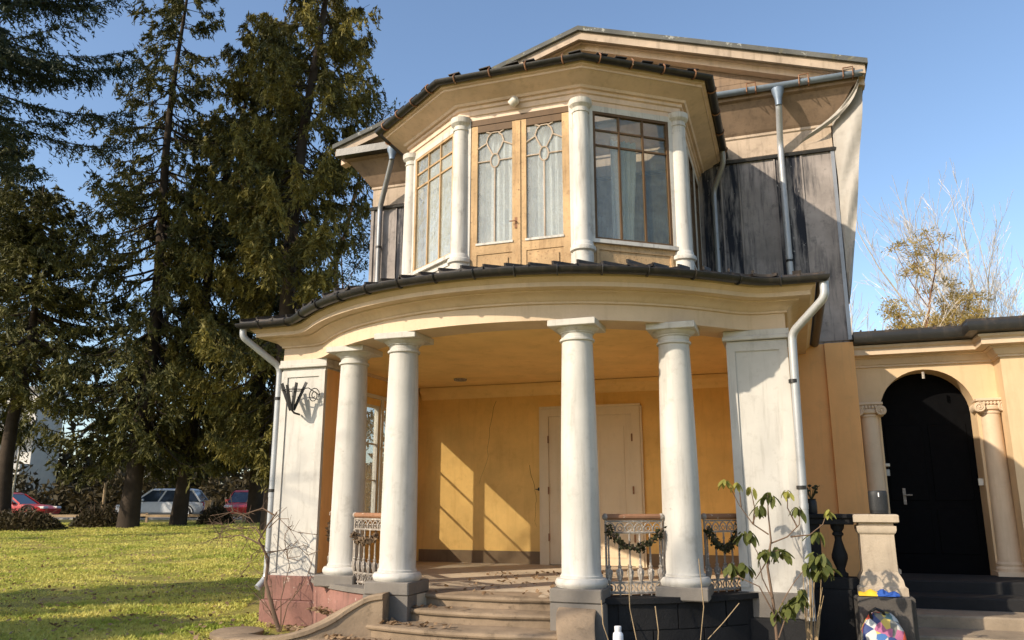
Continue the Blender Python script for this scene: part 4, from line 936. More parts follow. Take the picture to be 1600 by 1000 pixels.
def spruce(loc, H, rad, label, seed, crown0=.18, dens=1.0, droop=.35, hang=.7, mat='spruce', trunk_r=.40, lean=(0, 0), gap=.12, shape=.8, card=.125, hole=None, group='spruces of the park', sides=None):
    rg = np.random.RandomState(seed); loc = Vector(loc)
    root = wroot('spruce_tree', loc, label, 'tree', group)
    top = Vector((loc.x + lean[0], loc.y + lean[1], loc.z + H))
    tr = MB(); n = 14
    axis = lambda t: Vector((loc.x + lean[0] * t * t + .12 * math.sin(t * 9 + seed), loc.y + lean[1] * t * t + .1 * math.cos(t * 7 + seed), loc.z + H * t))
    tr.tube([axis(max(t, -.02)) for t in [i / n for i in range(n + 1)]], [trunk_r * (1.2 if i == 0 else 1) * (1 - .93 * i / n) + .015 for i in range(n + 1)], 10)
    CC, AA, BB = [], [], []
    z = H * crown0
    while z < H - .3:
        t = z / H; f = (t - crown0) / (1 - crown0)
        Lmax = rad * (min(1, (f + .12) * 4) * (1 - f) ** shape * .95 + .07)
        for k in range(rg.randint(4, 7)):
            if rg.rand() < gap: continue
            az = rg.uniform(0, 2 * PI); L = Lmax * rg.uniform(.55, 1.15)
            if sides is not None: L *= sides(az, z)
            if hole is not None and hole(az, z): continue
            if L < .25: continue
            d = np.array([math.cos(az), math.sin(az), 0]); p0 = np.array(axis(t)); dr = droop * rg.uniform(.6, 1.4) * (1.15 - .8 * f); up = rg.uniform(.10, .30)
            m = 7; ts = np.linspace(0, 1, m); side = np.array([-d[1], d[0], 0]); bend = rg.uniform(-.2, .2)
            pts = p0 + np.outer(ts * L, d) + np.outer(ts ** 2 * L * bend, side); pts[:, 2] += (-dr * np.sin(ts * PI * .62) + up * ts ** 3 + .25 * f * ts) * L
            if L > .8: tr.tube([tuple(p) for p in pts], [max(.008, .055 * min(1, L / 4) * (1 - .9 * q)) for q in ts], 4, False)
            nb = int(max(4, 5.5 * L * dens))
            tb = rg.uniform(.16, 1, nb) ** .8
            P = np.stack([np.interp(tb, ts, pts[:, c]) for c in range(3)], 1)
            sgn = rg.choice([-1, 1], nb)
            bd = unit(side * (sgn * rg.uniform(.2, .9, nb))[:, None] + d * rg.uniform(.1, .7, nb)[:, None] + np.array([0, 0, -1]) * (hang * rg.uniform(.3, 1.3, nb))[:, None])
            bl = rg.uniform(.45, 1.1, nb) * (.45 + .13 * L) * (1.1 - .5 * tb)
            q = 15
            w = (np.arange(q) + .5) / q
            c = P[:, None] + bd[:, None] * (bl[:, None] * w)[..., None]; c[..., 2] -= (bl[:, None] * w ** 2 * .35 * hang)
            c = c.reshape(-1, 3) + rg.normal(0, .035, (nb * q, 3))
            a = unit(np.repeat(bd, q, 0) * .8 + rg.normal(0, .55, (nb * q, 3)) + np.array([0, 0, -.25 * hang]))
            b = unit(np.cross(a, rg.normal(0, 1, (nb * q, 3))))
            s = card * rg.uniform(.6, 1.35, nb * q)[:, None]
            CC.append(c); AA.append(a * s); BB.append(b * s * .24)
        z += H * rg.uniform(.011, .019) * (1.15 - .35 * f)
    tr.build('trunk', 'bark', root, 60, recalc=False)
    cards('crown', mat, np.concatenate(CC), np.concatenate(AA), np.concatenate(BB), root, loc)
    return root

def branchy(loc, H, seed, spread=.45, r0=.22, depth=5, kids=(2, 4), mat='palebark', upright=.25, first=.25, shrink=.72, twig=True, minr=.006, multi=1, ratio=.62):
    """bare branching skeleton; returns mesh builder and the twig ends"""
    rg = random.Random(seed); mb = MB(); ends = []
    def grow(p, d, L, r, k):
        n = 4 if k < 2 else 3; pts = [p]; dd = d.copy()
        for i in range(n):
            dd = (dd + Vector((rg.gauss(0, .10), rg.gauss(0, .10), rg.gauss(0, .07) + upright * .16))).normalized(); pts.append(pts[-1] + dd * L / n)
        r1 = max(minr, r * .62)
        mb.tube(pts, [r + (r1 - r) * i / n for i in range(n + 1)], 7 if k == 0 else (5 if k < 3 else 3), False)
        ends.append((pts[-1], dd, k))
        if k >= depth: return
        for i in range(rg.randint(*kids)):
            j = rg.uniform(first if k == 0 else .25, 1.0); idx = min(n - 1, int(j * n)); q = pts[idx].lerp(pts[idx + 1], j * n - idx)
            ax = Vector((rg.gauss(0, 1), rg.gauss(0, 1), rg.gauss(0, .5))).normalized(); nd = (dd * (1 - spread * .5) + ax * spread * rg.uniform(.6, 1.3) + Vector((0, 0, upright * .3))).normalized()
            grow(q, nd, L * shrink * rg.uniform(.6, 1.1), max(minr, r1 * ratio * rg.uniform(.7, 1.1)), k + 1)
        grow(pts[-1], (dd + Vector((rg.gauss(0, .15), rg.gauss(0, .15), .05))).normalized(), L * shrink, r1, k + 1)
    for m_ in range(multi):
        a = 2 * PI * m_ / max(1, multi) + rg.uniform(0, 1); lean = Vector((math.cos(a), math.sin(a), 0)) * (.22 if multi > 1 else .03)
        grow(Vector(loc) + lean * .5, (Vector((0, 0, 1)) + lean).normalized(), H * .34, r0, 0)
    return mb, ends
def tufts(ends, seed, n, size, spread, mind=2):
    rg = np.random.RandomState(seed); E_ = [e for e in ends if e[2] >= mind]
    c = np.repeat(np.array([tuple(e[0]) for e in E_]), n, 0); k = len(c)
    dirs = unit(rg.normal(0, 1, (k, 3)) + np.array([0, 0, .35])); off = dirs * (spread * rg.uniform(.15, 1, (k, 1)))
    c = c + off * np.array([1.2, 1.2, .55]); a = unit(dirs + rg.normal(0, .4, (k, 3))); b = unit(np.cross(a, rg.normal(0, 1, (k, 3)))); s = size * rg.uniform(.6, 1.4, (k, 1))
    return c, a * s, b * s * .28
def bare_tree(loc, H, seed, label, group=None, **kw):
    root = wroot('bare_tree', loc, label, 'tree', group); mb, e = branchy(loc, H, seed, **kw)
    mb.build('trunk', kw.get('mat', 'palebark'), root, 60, recalc=False); return root
def pine_tree(loc, H, seed, label, leafmat, n=60, size=.13, puff=.75, group=None, mind=3, **kw):
    root = wroot('pine_tree', loc, label, 'tree', group); mb, e = branchy(loc, H, seed, **kw)
    mb.build('trunk', kw.get('mat', 'pinebark'), root, 60, recalc=False)
    cards('crown', leafmat, *tufts(e, seed, n, size, puff, mind), root, loc); return root

# tall spruces on the far side of the lawn
G = lambda x, y: (x, y, ground_z(x, y) - .05)
spruce(G(-15.3, 33), 25.5, 5.6, 'open spruce with bare lower gaps at left of the lawn', 11, crown0=.125, dens=1.25, droop=.45, hang=.75, trunk_r=.36, gap=.34, shape=.62, mat='spruce')
spruce(G(-14.0, 34.5), 24.0, 3.3, 'slim drooping spruce with pale sunlit trunk at its foot', 12, crown0=.15, dens=2.2, droop=.55, hang=1.2, trunk_r=.30, gap=.08, shape=.40, mat='spruce2', lean=(2.0, 0))
spruce(G(-9.1, 31), 28.5, 4.3, 'tallest dense drooping spruce close to the left corner of the porch', 13, crown0=.115, dens=2.3, droop=.5, hang=1.1, trunk_r=.42, gap=.16, shape=.42, mat='spruce2', lean=(1.2, 0))
spruce(G(-11.4, 36), 25.0, 3.0, 'dark spruce standing between the two drooping spruces', 14, crown0=.14, dens=1.5, droop=.5, hang=.9, trunk_r=.34, gap=.1, shape=.5, mat='spruce')
spruce(G(-20.2, 32.5), 14.5, 5.0, 'shorter spreading spruce in front of the white building', 15, crown0=.40, dens=1.7, droop=.35, hang=.6, trunk_r=.30, gap=.2, shape=.7, mat='spruce')
spruce(G(-26.5, 38), 20.0, 4.6, 'dense spruce cut by the left edge behind the shorter spruce', 17, crown0=.22, dens=1.6, droop=.45, hang=.9, trunk_r=.32, gap=.12, shape=.5, mat='spruce')
pine_tree(G(-7.6, 41), 23.0, 21, 'pine with reddish limbs rising behind the left eaves', 'pine', n=70, size=.11, puff=.85, mind=3, r0=.32, depth=4, mat='pinebark', spread=.55, upright=.15, first=.55)
spruce(G(-20.0, 24.5), 27, 7.2, 'dark conifer reaching into the top left corner of the picture', 24, crown0=.50, dens=2.8, droop=.12, hang=.35, trunk_r=.40, gap=.05, shape=.5, mat='pine', card=.10)
# behind the wing on the right
bare_tree((24.0, 41, .6), 19.0, 33, 'tall bare tree with many pale upright stems behind the wing roof', mat='palebark', multi=5, spread=.46, upright=.30, r0=.16, depth=5, kids=(2, 3), shrink=.70, minr=.009, first=.4)
pine_tree((18.2, 38, .6), 14.6, 35, 'golden sunlit pine beside the bare tree behind the wing roof', 'sunpine', n=110, size=.08, puff=.55, mind=3, r0=.20, depth=4, mat='pinebark', spread=.5, upright=.05, first=.55, kids=(2, 3))
bare_tree((16.2, 37, .6), 14.0, 36, 'thin bare tree close to the corner of the grey upper wall', mat='palebark', multi=2, spread=.45, upright=.3, r0=.08, depth=4, kids=(2, 3), minr=.010)
bare_tree((29.0, 43, .6), 16.0, 37, 'low spreading bare tree at the right edge above the wing roof', mat='palebark', multi=3, spread=.55, upright=.2, r0=.12, depth=5, kids=(2, 3), minr=.012)
# park growth out to the left whose shade lies over the lawn and the house
bare_tree((-15.0, 8.9, .0), 14, 42, 'bare park tree out to the left beside the small spruce', mat='palebark', multi=1, spread=.5, upright=.25, r0=.36, depth=4, kids=(1, 3), minr=.012, first=.6)
bare_tree((-13.2, .3, .0), 14, 46, 'bare park tree out to the left, level with the viewer', mat='palebark', multi=1, spread=.5, upright=.25, r0=.17, depth=4, kids=(1, 2), minr=.010, first=.6)
spruce((-16.6, 7.7, 0), 11.5, 2.7, 'small spruce out to the left of the lawn', 43, crown0=.12, dens=1.3, droop=.3, hang=.6, trunk_r=.25, gap=.15, shape=.7)
spruce((-8.6, 8.3, 0), 2.8, 1.7, 'low young spruce out to the left of the lawn', 44, crown0=.05, dens=2.0, droop=.2, hang=.4, trunk_r=.06, gap=.1, shape=.5)
# far wood, shrubs
def mass(name, mat, n, fn, size, seed, label=None, cat=None, kind=None):
    rg = np.random.RandomState(seed); C = fn(rg, n); a = unit(rg.normal(0, 1, (n, 3))); b = unit(np.cross(a, rg.normal(0, 1, (n, 3)))); s = size * rg.uniform(.5, 1.5, (n, 1))
    o = C.mean(0); ob = cards(name, mat, C, a * s, b * s * .4, None, o); ob.location = o; return tag(ob, label, cat, None, kind)
def wood(rg, n):
    x = rg.uniform(-110, 10, n); y = rg.uniform(62, 74, n)
    h = 7.5 + 3.2 * np.sin(x * .21 + 1) + 2.2 * np.sin(x * .53) + 1.2 * np.sin(x * 1.3); z = .7 + h * rg.beta(1.1, 1.3, n); return np.stack([x, y, z], 1)
mass('far_wood', 'hedge', 42000, wood, .42, 51, 'brown and green wood closing the view beyond the road', 'wood', 'stuff')
def wood2(rg, n):
    x = rg.uniform(-60, -8, n); y = rg.uniform(50.5, 54, n); h = 2.6 + 1.0 * np.sin(x * .7) + .6 * np.sin(x * 1.9); return np.stack([x, y, .7 + h * rg.beta(1.2, 1.2, n)], 1)
mass('far_hedge', 'hedge', 14000, wood2, .22, 52, 'brown straggling hedge along the far side of the road', 'hedge', 'stuff')
for i, (cx, cy, rx, h, lab) in enumerate(((-21.5, 32.6, 1.9, .95, 'brown bare shrub at the far left edge of the lawn'), (-18.9, 31.6, 1.6, .9, 'olive shrub between the red car and the spruce trunk'), (-16.9, 33.6, 1.1, 1.0, 'low shrub at the foot of the open spruce'), (-23.6, 31.2, 1.5, 1.0, 'shrub cut by the left edge of the picture'), (-13.0, 36.0, .8, .9, 'small twiggy shrub in front of the white car'))):
    root = wroot('shrub', G(cx, cy), lab, 'shrub', 'shrubs along the lawn edge')
    rg = np.random.RandomState(60 + i); n = int(2600 * rx); th_ = rg.uniform(0, 2 * PI, n); r_ = rx * np.sqrt(rg.rand(n)) * rg.uniform(.8, 1.1, n); zz = h * (1 - (r_ / rx / 1.15) ** 2) * rg.beta(1.6, 1.1, n)
    C = np.stack([cx + r_ * np.cos(th_), cy + .7 * r_ * np.sin(th_), G(cx, cy)[2] + zz], 1); a = unit(rg.normal(0, 1, (n, 3)) + [0, 0, .5]); b = unit(np.cross(a, rg.normal(0, 1, (n, 3)))); s = .075 * rg.uniform(.5, 1.4, (n, 1))
    cards('foliage', 'hedge', C, a * s, b * s * .35, root, G(cx, cy))
    st = MB()
    for k in range(26):
        t = rg.uniform(0, 6.28); q = rg.uniform(.3, 1) * rx; st.tube([(cx + q * .2 * math.cos(t), cy + q * .2 * math.sin(t), G(cx, cy)[2]), (cx + q * .7 * math.cos(t), cy + .6 * q * math.sin(t), G(cx, cy)[2] + h * .6), (cx + q * math.cos(t), cy + .7 * q * math.sin(t), G(cx, cy)[2] + h * rg.uniform(.8, 1.15))], [.018, .011, .004], 4)
    st.build('stems', 'twig', root, 60, recalc=False)

# ------------------------------------------------------------------ street: cars, building, posts
M['redpaint'] = simple('red_car_paint', (.48, .022, .018), .3, 0, .05, spec=.6); M['whitepaint'] = simple('white_car_paint', (.62, .63, .65), .3, 0, .05, spec=.6)
M['tyre'] = simple('tyre_rubber', (.02, .02, .02), .8); M['rim'] = simple('alloy_rim', (.45, .45, .47), .35, .8); M['carglass'] = simple('car_glass', (.02, .03, .045), .08, 0, 0, spec=.9)
M['lampred'] = simple('rear_lamp_red', (.4, .01, .01), .25); M['lampclear'] = simple('clear_lamp', (.7, .7, .7), .2); M['plastic'] = simple('black_plastic', (.03, .03, .03), .6)
def car(name, loc, rz, L, Hc, W, paint, label, hood=.30, cab0=.16, cab1=.86, belt=.58):
    e = bpy.data.objects.new(name, None); COL.objects.link(e); e.location = loc; e.rotation_euler = (0, 0, rz); e['_o'] = [0, 0, 0]; tag(e, label, 'car', 'cars parked along the road')
    hw = W / 2; zb = .20; n = 18
    rows = []
    for i in range(n + 1):                                     # x from nose (-L/2) to tail (+L/2)
        t = i / n; x = -L / 2 + L * t
        w = hw * (1 - .20 * (1 - min(1, t / .14)) ** 2 - .12 * (1 - min(1, (1 - t) / .12)) ** 2)
        top = Hc * belt * (.80 + .20 * smoothstep(0, hood, t)) - .05 * smoothstep(.9, 1, t) - .10 * (1 - smoothstep(0, .05, t))
        bot = zb + .06 * (1 - smoothstep(0, .1, t)) + .08 * smoothstep(.9, 1, t)
        rows.append([(x, -w * .8, bot), (x, -w, bot + .14), (x, -w, top - .16), (x, -w * .95, top - .03), (x, -w * .80, top), (x, w * .80, top), (x, w * .95, top - .03), (x, w, top - .16), (x, w, bot + .14), (x, w * .8, bot)])
    body = MB().grid(rows, True, True).build('body', paint, e, 50)
    zbelt = Hc * belt - .02
    x0, x1 = -L / 2 + L * (cab0 + .06), -L / 2 + L * min(.985, cab1 + .11); r0, r1 = -L / 2 + L * (cab0 + .24), -L / 2 + L * cab1
    def fr(z, s):
        u = (z - zbelt) / (Hc - .06 - zbelt); xa, xb = x0 + (r0 - x0) * u, x1 + (r1 - x1) * u; w = hw * (.93 - .17 * u) + s
        return [(xa - s, -w, z), (xb + s, -w, z), (xb + s, w, z), (xa - s, w, z)]
    MB().grid([fr(zbelt, 0), fr(Hc - .07, 0)], True, True).build('cabin_glass', 'carglass', e, 0)
    rf = [fr(Hc - .10, .012), fr(Hc - .05, .012)]; c2 = fr(Hc - .05, -.08); c2 = [(x, y, Hc) for x, y, z in c2]; MB().grid(rf + [c2], True, True).build('roof', paint, e, 50)
    for y in (-1, 1):
        for tx in (0, .36, .68, 1.0):
            a, b = fr(zbelt, .006), fr(Hc - .08, .006); k0, k1 = (0, 1) if y < 0 else (3, 2)
            p = Vector(a[k0]).lerp(Vector(a[k1]), tx); q = Vector(b[k0]).lerp(Vector(b[k1]), tx); MB().bar(p, q, .08, .03, up=(0, 1, 0)).build('pillar', paint, e, 0)
        for x in (-L / 2 + .19 * L, L / 2 - .19 * L):
            rr = .33; wy = y * (hw - .10)
            wh = MB(); wh.grid([[(x + r * math.cos(t), wy + y * dy, rr + r * math.sin(t)) for t in [2 * PI * k / 22 for k in range(22)]] for r, dy in ((.20, -.1), (rr - .03, -.11), (rr, -.08), (rr, .08), (rr - .03, .11), (.21, .115), (.20, .09))], True); w_ = wh.build('wheel', 'tyre', e, 40)
            rm = MB(); rm.grid([[(x + r * math.cos(t), wy + y * dy, rr + r * math.sin(t)) for t in [2 * PI * k / 22 for k in range(22)]] for r, dy in ((.01, .10), (.05, .10), (.07, .085), (.17, .09), (.205, .112))], True); rm.build('rim', 'rim', w_, 40)
            ar = MB(); ar.tube([(x + (rr + .06) * math.cos(t), y * (hw + .002), rr + (rr + .06) * math.sin(t)) for t in [PI * k / 12 for k in range(13)]], .035, 5); ar.build('wheel_arch', 'plastic', e, 60)
        MB().box(-L / 2 + .02, -L / 2 + .40, y * hw * .66 - .2, y * hw * .66 + .2, Hc * belt * .66, Hc * belt * .66 + .13, .03).build('headlight', 'lampclear', e, 0)
        MB().box(L / 2 - .20, L / 2 + .012, y * hw * .72 - .12, y * hw * .72 + .12, Hc * belt * .72, Hc * belt * .72 + .22, .03).build('tail_light', 'lampred', e, 0)
        MB().box(-L / 2 + L * (cab0 + .13), -L / 2 + L * (cab0 + .17), y * hw - .02 if y > 0 else y * hw - .14, y * hw + .14 if y > 0 else y * hw + .02, zbelt + .02, zbelt + .15, .03).build('mirror', paint, e, 0)
        for tx in (.48, .66): MB().box(-L / 2 + L * tx, -L / 2 + L * tx + .16, y * hw - .005, y * hw + .025, zbelt - .14, zbelt - .11).build('door_handle', paint, e, 0)
    MB().box(L / 2 - .06, L / 2 + .03, -.26, .26, Hc * belt * .55, Hc * belt * .55 + .11).build('number_plate', 'lampclear', e, 0)
    MB().box(L / 2 - .12, L / 2 + .035, -hw * .9, hw * .9, .30, .46, .03).build('bumper', 'plastic', e, 0)
    return e
car('parked_car', (-18.55, 43.6, .72), R(6), 4.4, 1.56, 1.82, 'whitepaint', 'white parked car seen between the spruce trunks')
car('parked_car', (-26.6, 43.6, .72), R(178), 4.4, 1.36, 1.78, 'redpaint', 'red parked car at the left edge beyond the lawn', hood=.36, cab0=.24, cab1=.74)
car('parked_car', (-14.6, 45.2, .72), R(97), 4.3, 1.50, 1.80, 'redpaint', 'red parked car seen end on right of the white car')
M['timber'] = plaster('grey_timber', (.34, .25, .16), .25, .9, dirt_amt=.5, bump=.4)
mbx = wroot('letter_box', (-15.2, 41, .7), 'small wooden letter box on a post by the road', 'letter box')
MB().box(-15.35, -15.05, 40.85, 41.15, 1.05, 1.62, .01).build('box', 'timber', mbx, 0); MB().prism([(-15.40, 40.8), (-15.0, 40.8), (-15.0, 41.2), (-15.40, 41.2)], 1.621, 1.66).build('roof', 'timber', mbx, 0); MB().box(-15.25, -15.15, 40.95, 41.05, .6, 1.05).build('post', 'timber', mbx, 0)
fe = wroot('low_fence', (-15, 38.2, .65), 'low weathered timber rail fence between the lawn and the road', 'fence')
for i in range(9):
    x = -21.5 + i * 1.5; MB().box(x - .05, x + .05, 38.15, 38.25, .5, 1.10).build('post', 'timber', fe, 0)
    if i < 8: MB().box(x + .0, x + 1.5, 38.09, 38.148, .90 + .02 * (i % 3), 1.02 + .02 * (i % 3)).build('rail', 'timber', fe, 0)
pl2 = MB().lathe(-19.0, 38.0, [(.07, .6), (.065, 2.45), (.02, 2.47)], 8).build('wooden_post', 'timber', None, 40, o=(-19, 38, .6)); pl2.location = (-19, 38, .6); tag(pl2, 'weathered round wooden post left of the thick spruce trunk', 'post')
pp = wroot('flag_pole', (-25.2, 41, .7), 'thin leaning white pole in front of the pale building', 'pole')
MB().tube([(-25.2, 41, .6), (-25.05, 41, 4), (-25.0, 41, 7.0)], [.055, .045, .03], 8).build('shaft', 'winwhite', pp, 40); MB().ball((-25.0, 41, 7.03), .06).build('knob', 'winwhite', pp, 40)
M['facade'] = plaster('white_render', (.66, .63, .58), .1, .9, dirt_amt=.3); M['facade2'] = plaster('grey_render', (.30, .29, .28), .1, .9, dirt_amt=.3)
bl = wroot('apartment_block', (-41, 58, .7), 'white flat roofed block beyond the road at far left', 'building')
MB().box(-52, -34.0, 57, 60.5, .5, 9.4).build('wall', 'facade', bl, 0); MB().box(-52.3, -33.7, 56.7, 60.8, 9.4, 9.7).build('roof', 'facade2', bl, 0)
for fl in range(3):
    z = 1.5 + fl * 2.75
    for k in range(6):
        x = -51.0 + k * 2.85
        w_ = MB().box(x, x + 1.7, 56.93, 56.995, z, z + 1.4).build('window', 'facade2', bl, 0)
        MB().box(x + .08, x + .82, 56.90, 56.928, z + .08, z + 1.32).build('pane', 'carglass', w_, 0); MB().box(x + .88, x + 1.62, 56.90, 56.928, z + .08, z + 1.32).build('pane', 'carglass', w_, 0)
    if fl: MB().box(-47.5, -34.0, 55.9, 56.99, z - .8, z - .05).build('balcony', 'facade', bl, 0)

# ------------------------------------------------------------------ plants by the house
sh = hroot('bare_shrub', -2.9, 8.8, .1, 'leafless twiggy shrub in front of the left corner pier', 'shrub')
SL = [[(-2.84, 0.06), (-2.93, 0.33), (-3.04, 0.63), (-3.12, 0.9), (-3.16, 1.13), (-3.1, 1.32), (-2.99, 1.47)], [(-3.13, 1.05), (-3.27, 1.14), (-3.47, 1.19), (-3.71, 1.16), (-3.92, 1.21)], [(-3.15, 1.14), (-3.33, 1.28), (-3.58, 1.26), (-3.83, 1.32)], [(-3.08, 0.82), (-3.22, 1.05), (-3.31, 0.95), (-3.34, 0.81)], [(-3.09, 1.28), (-2.91, 1.4), (-2.72, 1.27), (-2.62, 1.21)], [(-2.82, 0.06), (-2.7, 0.38), (-2.6, 0.61), (-2.5, 0.83), (-2.54, 1.06)], [(-2.85, 0.06), (-2.98, 0.44), (-3.06, 0.67)], [(-2.82, 0.06), (-2.77, 0.45), (-2.76, 0.83), (-2.8, 1.13), (-2.84, 1.44)], [(-3.03, 1.44), (-3.21, 1.52), (-3.44, 1.44), (-3.64, 1.48)], [(-3.12, 0.97), (-2.88, 1.02), (-2.74, 0.9)], [(-2.85, 0.06), (-3.02, 0.29), (-3.14, 0.48)]]
rg = random.Random(77)
for i, l in enumerate(SL):
    mb = MB(); dd = [8.8 + rg.uniform(-.12, .12) * (k > 0) for k in range(len(l))]; r0 = .030 if i == 0 else (.012 if i in (1, 2, 8) else .008)
    P3 = [Vector((u, d, z)) for (u, z), d in zip(l, dd)]; mb.tube(P3, [r0 * (1 - .75 * k / (len(l) - 1)) for k in range(len(l))], 6)
    for k in range(16 if i in (1, 2, 8) else 7):                              # side twigs
        j = rg.uniform(.3, 1) * (len(l) - 1); a = int(min(j, len(l) - 2)); p = P3[a].lerp(P3[a + 1], j - a); t = (P3[a + 1] - P3[a]).normalized()
        q = p + (t * rg.uniform(.4, 1) + Vector((rg.gauss(0, .6), rg.gauss(0, .6), rg.gauss(.1, .6)))).normalized() * rg.uniform(.08, .3); q2 = q + Vector((rg.gauss(0, .06), rg.gauss(0, .06), rg.gauss(0, .08)))
        mb.tube([p, q, q2], [.0045, .0035, .002], 4)
    part(mb, 'stem' if i else 'trunk', 'twig', sh, 60)
ro = hroot('rhododendron', 2.93, 8.7, .1, 'gangly rhododendron with drooping leaves in front of the right corner pier', 'shrub')
RS = [[(2.94, 0.05), (2.92, 0.61), (2.89, 0.97), (2.94, 1.22), (2.93, 1.47)], [(2.93, 1.19), (3.1, 1.26), (3.22, 1.38), (3.24, 1.54)], [(3.13, 1.26), (3.31, 1.28), (3.44, 1.38), (3.49, 1.50)], [(2.92, 1.28), (2.77, 1.38), (2.65, 1.57), (2.55, 1.80)], [(2.9, 1.04), (2.77, 0.85), (2.68, 0.97)], [(2.91, 0.67), (2.83, 0.85), (2.8, 1.1), (2.71, 1.28)], [(2.93, 0.49), (3.03, 0.67), (3.13, 0.83), (3.33, 1.06)], [(2.93, 1.47), (2.94, 1.68)], [(3.2, 1.35), (3.12, 1.54), (3.13, 1.69)], [(2.67, 1.55), (2.66, 1.76)], [(2.78, 1.38), (2.80, 1.55), (2.78, 1.72)], [(2.93, .5), (2.80, .78), (2.62, .86), (2.54, .98)], [(2.95, .3), (3.05, .55), (3.12, .68)], [(2.9, 1.1), (3.02, 1.13)], [(2.77, 1.38), (2.84, 1.54)]]
for i, l in enumerate(RS):
    dd = [8.7 + rg.uniform(-.07, .07) * (k > 0) for k in range(len(l))]; r0 = .017 if i == 0 else .008
    part(MB().tube([(u, d, z) for (u, z), d in zip(l, dd)], [r0 * (1 - .6 * k / (len(l) - 1)) for k in range(len(l))], 6), 'stem', 'twig', ro, 60)
def leaf_mesh(name, mat, L=.125, W=.029):
    mb = MB(); rows = []
    for j in range(6):
        t = j / 5; w = W * math.sin(PI * (.06 + .90 * t)) ** .8; z = -.030 * t * t; rows.append([(L * t, -w, z), (L * t, 0, z - .006), (L * t, w, z)])
    return mb.grid(rows).mesh(name, mat, smooth=80, recalc=False)
LM = leaf_mesh('leaf', 'leaf'); LY = leaf_mesh('leaf', 'youngleaf', .09, .021)
for (u, z), k, young in [((2.53, 1.81), 6, 1), ((2.65, 1.78), 5, 1), ((2.78, 1.74), 5, 1), ((2.94, 1.68), 8, 0), ((3.13, 1.70), 6, 1), ((3.22, 1.54), 5, 0), ((3.49, 1.51), 6, 1), ((2.84, 1.55), 5, 0), ((2.71, 1.29), 10, 0), ((3.02, 1.14), 9, 0), ((2.68, .97), 8, 0), ((3.36, 1.08), 16, 0), ((3.30, 1.0), 12, 0), ((3.42, .98), 10, 0), ((2.54, .98), 6, 0), ((3.12, .68), 10, 0), ((3.20, .75), 9, 0), ((2.95, .55), 6, 0), ((2.88, 1.12), 7, 0), ((3.38, 1.30), 5, 0), ((3.05, .60), 7, 0)]:
    d = 8.7 + rg.uniform(-.08, .06)
    k = int(k * 1.35)
    for q in range(k):
        ob = bpy.data.objects.new('leaf', LY if young else LM); COL.objects.link(ob); ob.parent = ro
        ob.location = (u - 2.93 + rg.uniform(-.03, .03) * (1 + (k > 8)), d - 8.7 + rg.uniform(-.03, .03) * (1 + (k > 8)), z - .1 + rg.uniform(-.02, .02) * (1 + (k > 8)))
        ob.rotation_euler = (rg.uniform(-.4, .4), rg.uniform(.35, 1.15), 2 * PI * q / k + rg.uniform(-.3, .3)); s = rg.uniform(.8, 1.25); ob.scale = (s, s, s)
# dry canes and runners along the right base
ca = hroot('dry_canes', 3.32, 8.95, .05, 'bundle of dry pale canes standing right of the rhododendron', 'plant')
for i in range(13):
    u = 3.24 + rg.uniform(-.05, .05); top = u + rg.uniform(-.02, .14)
    part(MB().tube([(u, 8.95 + rg.uniform(-.06, .06), .0), ((u + top) / 2 + rg.uniform(-.02, .02), 8.95, .42), (top, 8.95 + rg.uniform(-.06, .06), rg.uniform(.65, .98))], [.006, .005, .003], 4), 'cane', 'straw', ca, 60)
vi = hroot('trailing_runners', 1.9, 8.1, .05, 'thin dry runners trailing down the dark base wall', 'plant')
for P_ in ([(1.33, 8.06, .66), (1.36, 7.98, .45), (1.45, 7.9, .25), (1.55, 7.85, .08)], [(1.60, 8.10, 1.0), (1.61, 8.06, .6), (1.68, 8.0, .3), (1.66, 7.95, .05)], [(2.25, 8.4, 1.05), (2.28, 8.36, .6), (2.24, 8.3, .3), (2.16, 8.2, .05)], [(2.6, 8.6, .62), (2.45, 8.5, .45), (2.3, 8.4, .3)], [(1.85, 8.1, .62), (1.88, 8.05, .4), (1.86, 8.0, .1)]):
    part(MB().tube(P_, [.005, .0045, .004, .003][:len(P_)], 4), 'runner', 'straw', vi, 60)

# garlands hung on the railings
def garland(a0, a1, z0, sag, label, seed, n=260, size=.026, mat='garland', wreath=None):
    rr = 3.345; rg = np.random.RandomState(seed)
    if wreath is None:
        t = rg.rand(n); a = a0 + (a1 - a0) * t; z = z0 - sag * np.sin(PI * t) ** .8; c = np.stack([rr * np.sin(a), 11.5 - rr * np.cos(a), z], 1)
        path = [(rr * math.sin(a0 + (a1 - a0) * k / 14), 11.5 - rr * math.cos(a0 + (a1 - a0) * k / 14), z0 - sag * math.sin(PI * k / 14) ** .8) for k in range(15)]
    else:
        t = rg.rand(n) * 2 * PI; R_ = wreath; a = (a0 + a1) / 2 + R_ * np.cos(t) / rr; z = z0 + R_ * np.sin(t); c = np.stack([rr * np.sin(a), 11.5 - rr * np.cos(a), z], 1)
        path = [(rr * math.sin((a0 + a1) / 2 + R_ * math.cos(q) / rr), 11.5 - rr * math.cos((a0 + a1) / 2 + R_ * math.cos(q) / rr), z0 + R_ * math.sin(q)) for q in [2 * PI * k / 16 for k in range(17)]]
    c = c + rg.normal(0, .020, (n, 3)); o = tuple(c.mean(0)); root = hroot('garland', *o, label, 'garland', 'garlands on the railings')
    ax = unit(rg.normal(0, 1, (n, 3)) + [0, -.3, -.3]); b = unit(np.cross(ax, rg.normal(0, 1, (n, 3)))); s = size * rg.uniform(.7, 1.4, (n, 1))
    cards('leaves', mat, c, ax * s, b * s * .6, root, o); part(MB().tube(path, .012, 6), 'cord', 'twig', root, 60)
